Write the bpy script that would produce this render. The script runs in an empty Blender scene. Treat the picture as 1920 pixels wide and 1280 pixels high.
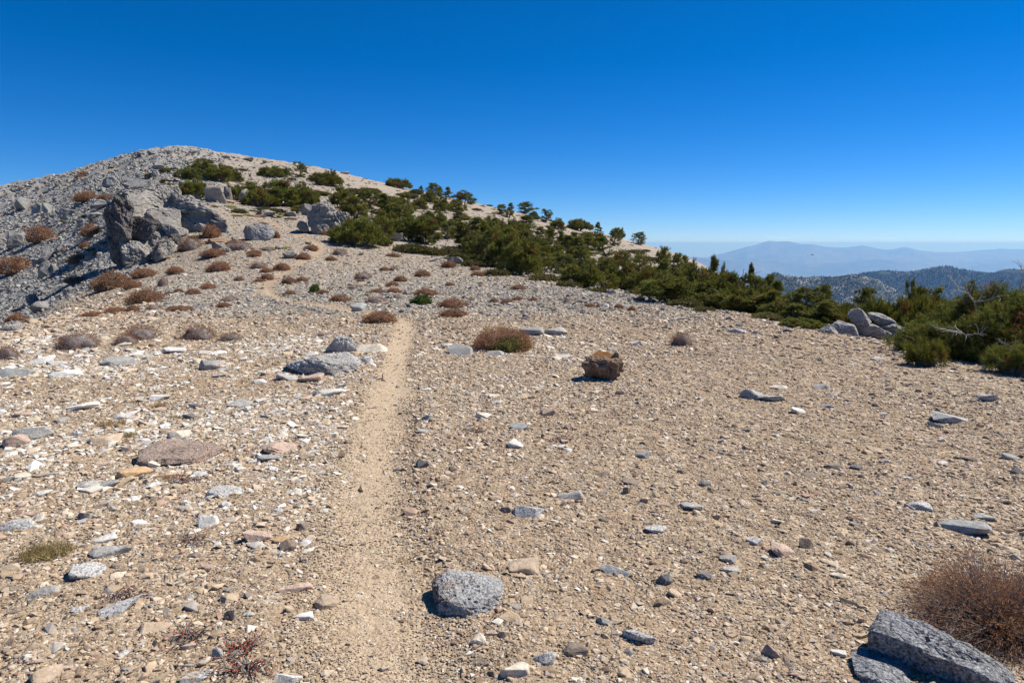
import bpy, bmesh, math, random
import numpy as np
from mathutils import Vector, Matrix

RNG = np.random.default_rng(7)
random.seed(7)
S = bpy.context.scene
COL = S.collection

# ------------------------------------------------------------------ camera, sky, sun, exposure
PITCH = math.radians(8.2)
ZC = 1.65
F = 1280.0                                   # focal length in pixels of a 1920 px wide frame (24 mm)
cam = bpy.data.cameras.new('camera')
cam.lens = 24.0; cam.sensor_width = 36.0; cam.clip_start = 0.05; cam.clip_end = 400000.0
cam_o = bpy.data.objects.new('camera', cam); COL.objects.link(cam_o)
cam_o.location = (0, 0, ZC); cam_o.rotation_euler = (math.pi / 2 - PITCH, 0, 0)
S.camera = cam_o

SUN_EL = math.radians(50.0)
SUN_AZ = math.radians(66.0)                  # clockwise from the viewing direction
SUN_DIR = Vector((math.sin(SUN_AZ) * math.cos(SUN_EL), math.cos(SUN_AZ) * math.cos(SUN_EL), math.sin(SUN_EL)))
world = bpy.data.worlds.new('World'); S.world = world; world.use_nodes = True
wn = world.node_tree; wn.nodes.clear()
sky = wn.nodes.new('ShaderNodeTexSky'); sky.sky_type = 'NISHITA'; sky.sun_disc = False
sky.sun_elevation = SUN_EL; sky.sun_rotation = SUN_AZ
sky.altitude = 2800; sky.air_density = 0.9; sky.dust_density = 0.0; sky.ozone_density = 7.0
hs = wn.nodes.new('ShaderNodeHueSaturation'); hs.inputs['Saturation'].default_value = 1.3; hs.inputs['Hue'].default_value = 0.496
wn.links.new(sky.outputs[0], hs.inputs['Color'])
bg = wn.nodes.new('ShaderNodeBackground'); bg.inputs['Strength'].default_value = 0.080
# thin wisps of cloud low over the far range
tc = wn.nodes.new('ShaderNodeTexCoord'); sp = wn.nodes.new('ShaderNodeSeparateXYZ')
wn.links.new(tc.outputs['Generated'], sp.inputs[0])
mp = wn.nodes.new('ShaderNodeMapping'); mp.inputs['Scale'].default_value = (9, 9, 260)
wn.links.new(tc.outputs['Generated'], mp.inputs[0])
nz = wn.nodes.new('ShaderNodeTexNoise'); nz.inputs['Scale'].default_value = 1.6; nz.inputs['Detail'].default_value = 5
wn.links.new(mp.outputs[0], nz.inputs['Vector'])
r1 = wn.nodes.new('ShaderNodeValToRGB'); r1.color_ramp.elements[0].position = 0.6; r1.color_ramp.elements[1].position = 0.78
wn.links.new(nz.outputs['Fac'], r1.inputs[0])
r2 = wn.nodes.new('ShaderNodeValToRGB')
e = r2.color_ramp.elements; e[0].position = 0.0; e[0].color = (0, 0, 0, 1); e[1].position = 0.03; e[1].color = (0, 0, 0, 1)
for p_, c_ in ((0.0045, 1.0), (0.009, 0.8), (0.016, 0.0)):
    q_ = e.new(p_); q_.color = (c_, c_, c_, 1)
wn.links.new(sp.outputs['Z'], r2.inputs[0])
mu = wn.nodes.new('ShaderNodeMath'); mu.operation = 'MULTIPLY'
wn.links.new(r1.outputs[0], mu.inputs[0]); wn.links.new(r2.outputs[0], mu.inputs[1])
mu2 = wn.nodes.new('ShaderNodeMath'); mu2.operation = 'MULTIPLY'; mu2.inputs[1].default_value = 0.3
wn.links.new(mu.outputs[0], mu2.inputs[0])
cm = wn.nodes.new('ShaderNodeMix'); cm.data_type = 'RGBA'
wn.links.new(mu2.outputs[0], cm.inputs[0]); tm = wn.nodes.new('ShaderNodeMix'); tm.data_type = 'RGBA'; tm.blend_type = 'MULTIPLY'; tm.inputs[0].default_value = 1.0
tm.inputs[7].default_value = (0.78, 0.85, 1.02, 1); wn.links.new(hs.outputs[0], tm.inputs[6])
wn.links.new(tm.outputs[2], cm.inputs[6]); cm.inputs[7].default_value = (9, 9.2, 9.6, 1)
wn.links.new(cm.outputs[2], bg.inputs['Color'])
wo = wn.nodes.new('ShaderNodeOutputWorld'); wn.links.new(bg.outputs[0], wo.inputs['Surface'])

sl = bpy.data.lights.new('sun', 'SUN'); sl.energy = 5.0; sl.angle = math.radians(0.53); sl.color = (1.0, 0.95, 0.87)
so = bpy.data.objects.new('sun', sl); COL.objects.link(so); so.location = (30, 20, 60)
so.rotation_euler = (-SUN_DIR).to_track_quat('-Z', 'Y').to_euler()
S.view_settings.view_transform = 'Standard'; S.view_settings.look = 'None'
S.view_settings.exposure = 0.56; S.view_settings.gamma = 1.0; S.view_settings.use_curve_mapping = False
try:
    S.cycles.use_denoising = True; S.cycles.denoising_input_passes = 'RGB_ALBEDO_NORMAL'; S.cycles.denoising_prefilter = 'ACCURATE'
    S.cycles.max_bounces = 5; S.cycles.diffuse_bounces = 2; S.cycles.transparent_max_bounces = 6
    S.cycles.volume_bounces = 0
except Exception:
    pass

# ------------------------------------------------------------------ helpers
def link(o):
    COL.objects.link(o); return o

def tag(o, label=None, cat=None, group=None, kind=None):
    if label: o['label'] = label
    if cat: o['category'] = cat
    if group: o['group'] = group
    if kind: o['kind'] = kind
    return o

def empty(name, label, cat, group=None, loc=(0, 0, 0), rz=0.0):
    o = link(bpy.data.objects.new(name, None)); o.empty_display_size = 0.2
    o.location = loc; o.rotation_euler = (0, 0, rz)
    return tag(o, label, cat, group)

def mesh_np(name, V, T, mat=None, smooth=False, attrs=None):
    """V (n,3), T (m,3|4) -> mesh data"""
    V = np.ascontiguousarray(V, dtype=np.float32); T = np.ascontiguousarray(T, dtype=np.int32)
    k = T.shape[1]
    me = bpy.data.meshes.new(name)
    me.vertices.add(len(V)); me.vertices.foreach_set('co', V.ravel())
    me.loops.add(T.size); me.loops.foreach_set('vertex_index', T.ravel())
    me.polygons.add(len(T))
    me.polygons.foreach_set('loop_start', np.arange(0, T.size, k, dtype=np.int32))
    me.polygons.foreach_set('use_smooth', np.full(len(T), smooth, dtype=bool))
    for an, av in (attrs or {}).items():
        av = np.asarray(av, dtype=np.float32)
        if av.ndim == 1:
            a = me.attributes.new(an, 'FLOAT', 'POINT'); a.data.foreach_set('value', av)
        else:
            a = me.attributes.new(an, 'FLOAT_VECTOR', 'POINT'); a.data.foreach_set('vector', av.ravel())
    if mat: me.materials.append(mat)
    me.update(calc_edges=True)
    return me

def mobj(name, me, parent=None):
    o = link(bpy.data.objects.new(name, me))
    if parent: o.parent = parent
    return o

def _hash(ix, iy, iz, seed):
    h = (ix.astype(np.uint32) * np.uint32(374761393) + iy.astype(np.uint32) * np.uint32(668265263)
         + iz.astype(np.uint32) * np.uint32(2246822519) + np.uint32(seed * 3266489917 & 0xFFFFFFFF))
    h = (h ^ (h >> np.uint32(13))) * np.uint32(1274126177)
    h = h ^ (h >> np.uint32(16))
    return h.astype(np.float64) / 4294967295.0

def noise3(p, seed=0):
    p = np.asarray(p, dtype=np.float64)
    f = np.floor(p); i = f.astype(np.int64); t = p - f
    t = t * t * (3 - 2 * t)
    r = 0
    for dx in (0, 1):
        wx = t[:, 0] if dx else 1 - t[:, 0]
        for dy in (0, 1):
            wy = t[:, 1] if dy else 1 - t[:, 1]
            for dz in (0, 1):
                wz = t[:, 2] if dz else 1 - t[:, 2]
                r = r + wx * wy * wz * _hash(i[:, 0] + dx, i[:, 1] + dy, i[:, 2] + dz, seed)
    return r * 2 - 1

def fbm(p, octs=4, seed=0, gain=0.5, ridged=False):
    a, s, tot = 1.0, 0.0, 0.0
    for k in range(octs):
        n = noise3(p * (2.03 ** k) + 17.3 * k, seed + k)
        if ridged: n = 1 - 2 * np.abs(n)
        s = s + a * n; tot += a; a *= gain
    return s / tot

def fbm2(x, y, scale, octs=4, seed=0, ridged=False):
    return fbm(np.stack([np.ravel(x) * scale, np.ravel(y) * scale, np.full(np.size(x), 0.37 + seed)], 1), octs, seed, ridged=ridged).reshape(np.shape(x))

def sstep(a, b, x):
    t = np.clip((x - a) / (b - a), 0, 1); return t * t * (3 - 2 * t)

CP, SP_ = math.cos(PITCH), math.sin(PITCH)
def ray(px, py):
    u = (px - 960) / F; v = (640 - py) / F
    return u, CP + v * SP_, -SP_ + v * CP

def project(X, Y, Z):
    dz = Z - ZC
    dep = np.maximum(Y * CP - dz * SP_, 1e-3); up = Y * SP_ + dz * CP
    return 960 + F * X / dep, 640 - F * up / dep

# ------------------------------------------------------------------ node helpers
def new_mat(name, rough=0.9):
    m = bpy.data.materials.new(name); m.use_nodes = True
    nt = m.node_tree; b = nt.nodes['Principled BSDF']; b.inputs['Roughness'].default_value = rough
    b.inputs['Specular IOR Level'].default_value = 0.2
    return m, nt, b
def N(nt, t, **kw):
    n = nt.nodes.new(t)
    for k, v in kw.items():
        if k in n.inputs: n.inputs[k].default_value = v
        else: setattr(n, k, v)
    return n
def L(nt, a, b): nt.links.new(a, b)
def pos_node(nt): return N(nt, 'ShaderNodeNewGeometry').outputs['Position']
def noise_n(nt, vec, scale, detail=4, rough=0.55):
    n = N(nt, 'ShaderNodeTexNoise'); n.inputs['Scale'].default_value = scale; n.inputs['Detail'].default_value = detail
    n.inputs['Roughness'].default_value = rough; L(nt, vec, n.inputs['Vector']); return n
def voro(nt, vec, scale, feature='F1', rnd=1.0):
    n = N(nt, 'ShaderNodeTexVoronoi', feature=feature); n.inputs['Scale'].default_value = scale
    n.inputs['Randomness'].default_value = rnd; L(nt, vec, n.inputs['Vector']); return n
def ramp(nt, fac, stops, interp='LINEAR'):
    n = N(nt, 'ShaderNodeValToRGB'); cr = n.color_ramp; cr.interpolation = interp
    while len(cr.elements) < len(stops): cr.elements.new(0.5)
    for el, (p, c) in zip(cr.elements, stops):
        el.position = p; el.color = (c, c, c, 1) if not isinstance(c, tuple) else (*c[:3], 1)
    L(nt, fac, n.inputs[0]); return n.outputs[0]
def mixc(nt, fac, a, b, mode='MIX'):
    n = N(nt, 'ShaderNodeMix', data_type='RGBA', blend_type=mode)
    for sock, v in ((n.inputs[0], fac), (n.inputs[6], a), (n.inputs[7], b)):
        if hasattr(v, 'links'): L(nt, v, sock)
        elif isinstance(v, tuple): sock.default_value = (*v[:3], 1)
        else: sock.default_value = v
    return n.outputs[2]
def mathn(nt, op, a, b=0.0, clamp=False):
    n = N(nt, 'ShaderNodeMath', operation=op, use_clamp=clamp)
    for s, v in ((n.inputs[0], a), (n.inputs[1], b)):
        if hasattr(v, 'links'): L(nt, v, s)
        else: s.default_value = v
    return n.outputs[0]
def bump(nt, h, dist, strength=1.0, normal=None):
    n = N(nt, 'ShaderNodeBump'); n.inputs['Distance'].default_value = dist; n.inputs['Strength'].default_value = strength
    L(nt, h, n.inputs['Height'])
    if normal: L(nt, normal, n.inputs['Normal'])
    return n.outputs[0]
def attr(nt, name, typ='GEOMETRY'):
    return N(nt, 'ShaderNodeAttribute', attribute_name=name, attribute_type=typ)

# ------------------------------------------------------------------ terrain: a surveyed heightfield on a polar grid
COLS = {
 -500: [(13,640),(20,660),(40,690),(70,590),(110,500),(160,440),(220,460)],
 0:    [(13,619),(16,606),(20,610),(28,626),(38,612),(45,598),(60,550),(85,480),(115,415),(150,356),(200,378),(300,440)],
 150:  [(13,619),(17,594),(22,588),(30,571),(38,548),(48,520),(60,485),(80,430),(110,375),(150,326),(200,348),(300,420)],
 300:  [(16,588),(20,570),(26,552),(32,535),(40,508),(46,488),(52,455),(60,405),(75,362),(100,330),(150,288),(185,284),(260,310)],
 450:  [(16,588),(20,566),(26,547),(32,530),(38,506),(44,472),(52,442),(60,415),(75,390),(90,370),(120,335),(160,305),(190,297),(260,325)],
 600:  [(16,588),(20,563),(26,543),(32,525),(40,497),(46,473),(52,450),(60,425),(75,398),(95,372),(120,350),(150,333),(190,319),(260,342)],
 760:  [(16,588),(20,562),(26,541),(32,524),(40,502),(48,482),(56,463),(66,444),(80,424),(100,402),(130,378),(160,362),(190,353),(260,380)],
 900:  [(16,588),(20,562),(26,541),(32,524),(40,507),(48,492),(58,475),(72,455),(90,436),(115,415),(145,398),(180,383),(260,410)],
 1050: [(16,588),(20,562),(26,541),(31,529),(38,521),(48,511),(60,498),(80,477),(105,456),(135,437),(175,418),(250,445)],
 1200: [(16,588),(19,567),(23,559),(30,558),(40,549),(55,532),(80,508),(110,486),(150,464),(180,457),(250,485)],
 1300: [(13,618),(16,588),(19,577),(24,580),(32,574),(45,562),(70,540),(110,512),(150,494),(175,488),(250,520)],
 1400: [(13,618),(15.5,592),(18,590),(24,604),(32,610),(45,604),(70,588),(110,562),(160,545),(300,580)],
 1600: [(11,649),(12.6,630),(14.5,627),(20,650),(30,680),(50,690),(100,680),(200,670)],
 1800: [(8,711),(9.5,684),(11,672),(13,680),(20,730),(30,750),(60,760),(200,740)],
 1950: [(7,741),(8.5,706),(10,700),(13,730),(20,790),(60,800),(200,780)],
 2500: [(5,830),(7,790),(9,790),(14,840),(30,900),(100,880)],
}
cx_, cy_, cq_ = [], [], []
AZS = 2.2
def _ctl(x, y, z):
    r = math.hypot(x, y); cx_.append(math.atan2(x, y) * AZS); cy_.append(math.log(r)); cq_.append(z / r)
for px, rows in COLS.items():
    for Y, py in rows:
        d = ray(px, py); t = Y / d[1]; _ctl(d[0] * t, Y, ZC + d[2] * t)
    for Y in (0.6, 1.5, 3.0, 4.5, 6.5, 9.0, 11.0):
        if Y < rows[0][0] - 1.0: _ctl((px - 960) / F * Y, Y, 0.0)
cx_, cy_, cq_ = map(np.array, (cx_, cy_, cq_))
def _tps(d2): return 0.5 * d2 * np.log(d2 + 1e-12)
_n = len(cx_)
_A = np.zeros((_n + 3, _n + 3))
_A[:_n, :_n] = _tps((cx_[:, None] - cx_) ** 2 + (cy_[:, None] - cy_) ** 2) + np.eye(_n) * 2e-4
_A[:_n, _n:] = np.stack([np.ones(_n), cx_, cy_], 1); _A[_n:, :_n] = _A[:_n, _n:].T
_w = np.linalg.solve(_A, np.concatenate([cq_, np.zeros(3)]))
def tps(a, l):
    a = a.ravel(); l = l.ravel(); out = np.empty(len(a))
    for k in range(0, len(a), 20000):
        aa, ll = a[k:k+20000], l[k:k+20000]
        out[k:k+20000] = _tps((aa[:, None] - cx_) ** 2 + (ll[:, None] - cy_) ** 2) @ _w[:_n] + _w[_n] + _w[_n+1] * aa + _w[_n+2] * ll
    return out

azs = np.concatenate([np.linspace(-180, -52, 33)[:-1], np.linspace(-52, 52, 521), np.linspace(52, 180, 33)[1:]])
azs = np.radians(azs)
LR0, LR1, NR = math.log(0.5), math.log(330.0), 500
lrs = np.concatenate([np.linspace(LR0, LR1, NR), np.linspace(LR1, math.log(150000.0), 60)[1:]])
rs = np.exp(lrs)
A2, R2 = np.meshgrid(azs, rs, indexing='ij')
ac = np.clip(A2, math.radians(-52), math.radians(52)); lc = np.log(np.clip(R2, 0.8, 300.0))
q = tps(ac * AZS, lc).reshape(A2.shape)
back = sstep(math.radians(52), math.radians(120), np.abs(A2))
q = q * (1 - back) + back * (-0.10 * sstep(4, 60, R2))
q = q * sstep(1.2, 3.0, R2)
TZ = q * np.minimum(R2, 300.0)
X2, Y2 = R2 * np.sin(A2), R2 * np.cos(A2)
PX2, PY2 = project(X2, Y2, TZ)

def zone_masks(x, y, z):
    """kinds of ground: scree (grey broken rock), grey lag gravel, pale upper slope"""
    px, py = project(x, y, z)
    r = np.hypot(x, y)
    w = fbm2(x, y, 0.12, 3, 5) * 26 * np.clip(60 / np.maximum(r, 1), .4, 1) + fbm2(x, y, 0.6, 3, 8) * 22
    bx = np.interp(py, [250, 300, 340, 370, 400, 450, 510, 560, 600, 615], [430, 430, 410, 400, 395, 330, 250, 120, 60, 0])
    sw = np.interp(py, [330, 400], [110, 30])
    scree = sstep(sw, -sw, px + w * sw / 40 - bx) * sstep(15, 20, r)
    grey = sstep(608, 574, py + w * .5) * sstep(470, 545, py + w * .6) * sstep(200, 330, px + w) * sstep(1500, 1250, px) * sstep(12, 14, r)
    pale = sstep(26, 60, r) * (1 - scree)
    return scree, grey, pale

scree2, _, _ = zone_masks(X2, Y2, TZ)
nearw = sstep(60, 6, R2)
TZ = TZ + 0.022 * fbm2(X2, Y2, 1.3, 3, 1) * np.minimum(1, R2 / 3) + 0.05 * fbm2(X2, Y2, 0.3, 2, 2) * np.minimum(1, R2 / 6)
hillw = sstep(20, 60, R2) * sstep(900, 300, R2)
TZ = TZ + hillw * (0.28 * fbm2(X2, Y2, 0.11, 4, 3) + 0.10 * fbm2(X2, Y2, 0.6, 2, 4))
TZ = TZ + scree2 * sstep(18, 40, R2) * sstep(900, 300, R2) * (0.55 * fbm2(X2, Y2, 0.22, 4, 9, ridged=True) - .2)
TZ = TZ + sstep(130, 170, R2) * sstep(900, 300, R2) * sstep(800, 480, PX2) * 1.25 * fbm2(X2, Y2, 0.25, 3, 12, ridged=True)
far = sstep(math.log(320), math.log(6000), np.log(R2))
TZ = TZ * (1 - far) - 2000.0 * far + far * 25 * fbm2(X2, Y2, 1 / 9000.0, 3, 6)

def t_z(x, y):
    """terrain height, bilinear on the polar grid"""
    x = np.atleast_1d(np.asarray(x, float)); y = np.atleast_1d(np.asarray(y, float))
    a = np.arctan2(x, y); l = np.log(np.maximum(np.hypot(x, y), 0.51))
    ia = np.clip(np.searchsorted(azs, a) - 1, 0, len(azs) - 2); il = np.clip(np.searchsorted(lrs, l) - 1, 0, len(lrs) - 2)
    fa = (a - azs[ia]) / (azs[ia+1] - azs[ia])
    r = np.exp(l); fl = (r - rs[il]) / (rs[il+1] - rs[il])
    return (TZ[ia, il] * (1-fa) * (1-fl) + TZ[ia+1, il] * fa * (1-fl) + TZ[ia, il+1] * (1-fa) * fl + TZ[ia+1, il+1] * fa * fl)

_rr = np.exp(np.linspace(math.log(1.0), math.log(320), 1500))
def hit(px, py):
    """the place on the ground seen at a pixel of the survey photograph -> (x, y, z, depth)"""
    d = ray(px, py); h = math.hypot(d[0], d[1]); sx, sy = d[0] / h, d[1] / h
    zz = t_z(_rr * sx, _rr * sy); rz = ZC + _rr * d[2] / h
    k = np.nonzero(zz >= rz)[0]
    i = int(k[0]) if len(k) else int(np.argmin((rz - zz) / _rr + (_rr < 6) * 9))
    r = _rr[i]
    x, y, z = sx * r, sy * r, float(zz[i])
    return x, y, z, y * CP - (z - ZC) * SP_

def at_depth(px, Y):
    x = (px - 960) / F * Y; z = float(t_z(x, Y)[0]); return x, Y, z, Y * CP - (z - ZC) * SP_

# the trail: centre line through the ground, worn in a little
TR_PX = [(745,1290),(712,1180),(692,1090),(688,1000),(690,930),(697,870),(708,810),(722,755),(734,710),(743,672),(752,640),(760,615),(756,602),(722,592),(640,578),(560,566),(512,556),(500,547),(498,538),(515,522),(545,503),(575,488),(603,468),(585,452),(550,434),(505,415),(440,401)]
_tp = np.array([[0.35 * -1.0, 1.2, 0], [-0.40, 1.9, 0]] + [list(hit(*p))[:3] for p in TR_PX])
_tp[0] = (-0.42, 0.9, 0)
seg = np.concatenate([[0], np.cumsum(np.hypot(*np.diff(_tp[:, :2], axis=0).T))])
s_ = np.arange(0, seg[-1], 0.15)
def _sm(v):
    k = np.ones(9) / 9; return np.convolve(np.pad(v, 4, mode='edge'), k, 'valid')
TRX, TRY = _sm(np.interp(s_, seg, _tp[:, 0])), _sm(np.interp(s_, seg, _tp[:, 1]))
TRW = 0.25 + 0.07 * fbm2(s_, s_ * 0, 0.9, 3, 21) + 0.03 * sstep(18, 30, TRY) + 0.05 * sstep(6, 3, TRY)
def trail_d(x, y):
    """distance to the trail's middle / half width"""
    x = np.ravel(x); y = np.ravel(y); out = np.full(len(x), 99.0)
    m = np.nonzero((np.abs(x) < 45) & (y > -1) & (y < 75))[0]
    for k in range(0, len(m), 8000):
        i = m[k:k+8000]
        d = np.hypot(x[i, None] - TRX, y[i, None] - TRY); j = d.argmin(1)
        out[i] = d[np.arange(len(i)), j] / TRW[j]
    return out
mk = (R2 < 70) & (np.abs(A2) < 0.9)
td = np.full(R2.shape, 99.0); td[mk] = trail_d(X2[mk], Y2[mk])
TZ = TZ - 0.028 * np.exp(-(td / 1.1) ** 2) + 0.012 * np.exp(-((td - 1.7) / 0.5) ** 2)

na, nr = A2.shape
idx = np.arange(na * nr).reshape(na, nr)
quads = np.stack([idx[:-1, :-1], idx[1:, :-1], idx[1:, 1:], idx[:-1, 1:]], -1).reshape(-1, 4)[:, ::-1]
V = np.stack([X2, Y2, TZ], -1).reshape(-1, 3)
sc_, gr_, pa_ = zone_masks(V[:, 0], V[:, 1], V[:, 2])
td_ = np.clip(td.ravel(), 0, 99)

def ground_material(name, trail=False):
    m, nt, b = new_mat(name, 0.95)
    P = pos_node(nt)
    v1 = voro(nt, P, 55); v2 = voro(nt, P, 17); v3 = voro(nt, P, 4.5); v4 = voro(nt, P, 1.6)
    tan_st = [(0.0, (0.16, 0.11, 0.066)), (0.25, (0.27, 0.195, 0.123)), (0.6, (0.35, 0.26, 0.168)), (0.85, (0.44, 0.35, 0.245)), (1.0, (0.55, 0.50, 0.42))]
    gry_st = [(0.0, (0.17, 0.15, 0.125)), (0.3, (0.29, 0.255, 0.21)), (0.65, (0.36, 0.315, 0.255)), (0.88, (0.44, 0.39, 0.31)), (1.0, (0.56, 0.54, 0.50))]
    def sepx(v):
        s = N(nt, 'ShaderNodeSeparateColor'); L(nt, v.outputs['Color'], s.inputs[0]); return s.outputs[0]
    c1 = ramp(nt, sepx(v1), tan_st); c2 = ramp(nt, sepx(v2), tan_st); c3 = ramp(nt, sepx(v3), tan_st)
    fine = noise_n(nt, P, 9, 6, 0.7)
    tan = mixc(nt, 0.45, c1, c2); 
    big = noise_n(nt, P, 0.45, 4)
    tan = mixc(nt, mathn(nt, 'MULTIPLY', ramp(nt, big.outputs['Fac'], [(0.4, 0.0), (0.65, 1.0)]), 0.35), tan, (0.29, 0.185, 0.10))
    if trail:
        gr = noise_n(nt, P, 120, 3, 0.7)
        sand = mixc(nt, gr.outputs['Fac'], (0.33, 0.245, 0.16), (0.58, 0.455, 0.315))
        sand = mixc(nt, 0.3, sand, c1)
        mott = noise_n(nt, P, 3.0, 4)
        sand = mixc(nt, mathn(nt, 'MULTIPLY', mott.outputs['Fac'], 0.5), sand, (0.46, 0.35, 0.225))
        ed = attr(nt, 'edge').outputs['Fac']
        en = noise_n(nt, P, 14, 3)
        f = mathn(nt, 'ADD', ed, mathn(nt, 'MULTIPLY', mathn(nt, 'SUBTRACT', en.outputs['Fac'], 0.5), 1.4))
        col = mixc(nt, ramp(nt, f, [(0.35, 0.0), (0.75, 1.0)]), sand, tan)
        h = mathn(nt, 'ADD', mathn(nt, 'MULTIPLY', gr.outputs['Fac'], 0.5), mathn(nt, 'MULTIPLY', v1.outputs['Distance'], -0.5))
        sc_n = noise_n(nt, P, 7.0, 3, 0.6)
        L(nt, bump(nt, h, 0.012, 0.8, bump(nt, sc_n.outputs['Fac'], 0.05, 0.8)), b.inputs['Normal'])
    else:
        g1 = ramp(nt, sepx(v1), gry_st); g2 = ramp(nt, sepx(v2), gry_st); g3 = ramp(nt, sepx(v3), gry_st); g4 = ramp(nt, sepx(v4), gry_st)
        grey = mixc(nt, 0.5, mixc(nt, 0.5, g1, g2), g3)
        pale = mixc(nt, 0.45, ramp(nt, sepx(v2), [(0.0, (0.22, 0.175, 0.13)), (0.5, (0.32, 0.26, 0.195)), (1.0, (0.43, 0.38, 0.315))]),
                    ramp(nt, sepx(v3), [(0.0, (0.20, 0.165, 0.125)), (0.5, (0.32, 0.26, 0.195)), (0.88, (0.38, 0.325, 0.265)), (1.0, (0.45, 0.43, 0.40))]))
        sst = [(0.0, (0.12, 0.118, 0.11)), (0.35, (0.23, 0.225, 0.21)), (0.7, (0.30, 0.29, 0.27)), (1.0, (0.42, 0.41, 0.38))]
        scree = mixc(nt, 0.5, ramp(nt, sepx(v3), sst), ramp(nt, sepx(v4), sst))
        tanny = noise_n(nt, P, 0.14, 4)
        scree = mixc(nt, ramp(nt, tanny.outputs['Fac'], [(0.52, 0.0), (0.66, 0.8)]), scree, (0.36, 0.29, 0.21))
        aS, aG, aP = (attr(nt, n).outputs['Fac'] for n in ('scree', 'grey', 'pale'))
        col = mixc(nt, aP, tan, pale)
        gn = noise_n(nt, P, 0.8, 5, 0.7)
        col = mixc(nt, mathn(nt, 'MULTIPLY', aG, ramp(nt, gn.outputs['Fac'], [(0.3, 0.5), (0.65, 1.0)])), col, grey)
        col = mixc(nt, aS, col, scree)
        h = mathn(nt, 'ADD', mathn(nt, 'MULTIPLY', v1.outputs['Distance'], -0.6), mathn(nt, 'ADD', mathn(nt, 'MULTIPLY', v2.outputs['Distance'], -1.0), mathn(nt, 'MULTIPLY', fine.outputs['Fac'], 0.4)))
        n1 = bump(nt, h, 0.03, 0.8)
        n2 = bump(nt, v3.outputs['Distance'], 0.12, 0.6, n1)
        L(nt, n2, b.inputs['Normal'])
    L(nt, col, b.inputs['Base Color'])
    return m

M_GROUND = ground_material('gravel_ground')
M_TRAIL = ground_material('trail_dirt', trail=True)
g = mobj('ground', mesh_np('ground', V, quads, M_GROUND, True, {'scree': sc_, 'grey': gr_, 'pale': pa_}))
tag(g, 'tan and grey stony mountain slope', kind='structure')

# trail strip
tt = np.stack([np.gradient(TRX), np.gradient(TRY)], 1); tt /= np.linalg.norm(tt, axis=1)[:, None]
nn = np.stack([-tt[:, 1], tt[:, 0]], 1)
off = np.linspace(-1.45, 1.45, 13)
wob = 1 + 0.22 * fbm2(s_, s_ * 0 + 3, 2.2, 3, 31)
TX = TRX[:, None] + nn[:, 0:1] * off * (TRW * wob)[:, None]; TY = TRY[:, None] + nn[:, 1:2] * off * (TRW * wob)[:, None]
TZZ = t_z(TX.ravel(), TY.ravel()).reshape(TX.shape) + 0.006 - 0.004 * np.abs(off) + 0.010 * fbm2(TX, TY, 2.5, 3, 33)*0.3
nt_ = len(s_); ti = np.arange(nt_ * 13).reshape(nt_, 13)
tq = np.stack([ti[:-1, :-1], ti[1:, :-1], ti[1:, 1:], ti[:-1, 1:]], -1).reshape(-1, 4)[:, ::-1]
fade = sstep(13.0, 17.0, TRY) * sstep(23.0, 20.5, TRY) * .6 + sstep(20.0, 24.0, TRY) * .34 + sstep(26.0, 31.0, TRY) * .5
edge = np.clip(np.abs(off)[None] / 1.45 + fade[:, None], 0, 2)
tr = mobj('trail', mesh_np('trail', np.stack([TX, TY, TZZ], -1).reshape(-1, 3), tq, M_TRAIL, True, {'edge': edge.ravel()}))
tag(tr, 'narrow sandy footpath worn into the gravel', kind='structure')

# ------------------------------------------------------------------ rocks
_ICO = {}
def ico(sub):
    if sub not in _ICO:
        bm = bmesh.new(); bmesh.ops.create_icosphere(bm, subdivisions=sub, radius=1.0)
        v = np.array([x.co[:] for x in bm.verts]); v /= np.linalg.norm(v, axis=1)[:, None]
        f = np.array([[x.index for x in p.verts] for p in bm.faces]); bm.free(); _ICO[sub] = (v, f)
    return _ICO[sub]

def hull(planes, sub, axes, soft=30):
    """half-space intersection on an icosphere: planes = [(n, d)], axes = semi sizes"""
    v, f = ico(sub); ax = np.array(axes, float)
    n = np.array([p[0] for p in planes], float); n /= np.linalg.norm(n, axis=1)[:, None]
    d = np.array([p[1] for p in planes], float)
    ns = n * ax
    proj = np.maximum(v @ ns.T, 1e-4) / d
    r = (proj ** soft).sum(1) ** (-1.0 / soft)
    return v * r[:, None] * ax, f

def rough(V, amp, freq, seed, octs=4, strata=None, ridged=False):
    c = V / (np.linalg.norm(V, axis=1)[:, None] + 1e-9)
    p = V * freq + seed * 3.1
    if strata is not None:
        s = np.array(strata); p = p + np.outer(V @ s, s) * freq * 4
    return V + c * (fbm(p, octs, seed, ridged=ridged) * amp)[:, None]

def random_rock(seed, sub=3, flat=0.6, k=11, soft=34, amp=0.05, elong=1.4):
    g = np.random.default_rng(seed)
    n = g.normal(size=(k, 3)); n /= np.linalg.norm(n, axis=1)[:, None]
    d = g.uniform(0.55, 1.0, k)
    pl = [(a, b) for a, b in zip(n, d)] + [((0, 0, 1), g.uniform(.7, .95)), ((0, 0, -1), .8), ((1, .2, 0), .95), ((-1, .1, 0.3), .95), ((0, 1, 0), .95), ((0, -1, 0.2), .95)]
    V, f = hull(pl, sub, (1.0, 1.0, 1.0), soft)
    V = rough(V, amp, 2.0, seed)
    V = V * np.array([elong, 1.0, flat])
    V = V / np.abs(V).max(0) * np.array([0.5, 0.5 / elong * 1.15, 0.5 * flat])      # x extent 1
    return V, f

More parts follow.
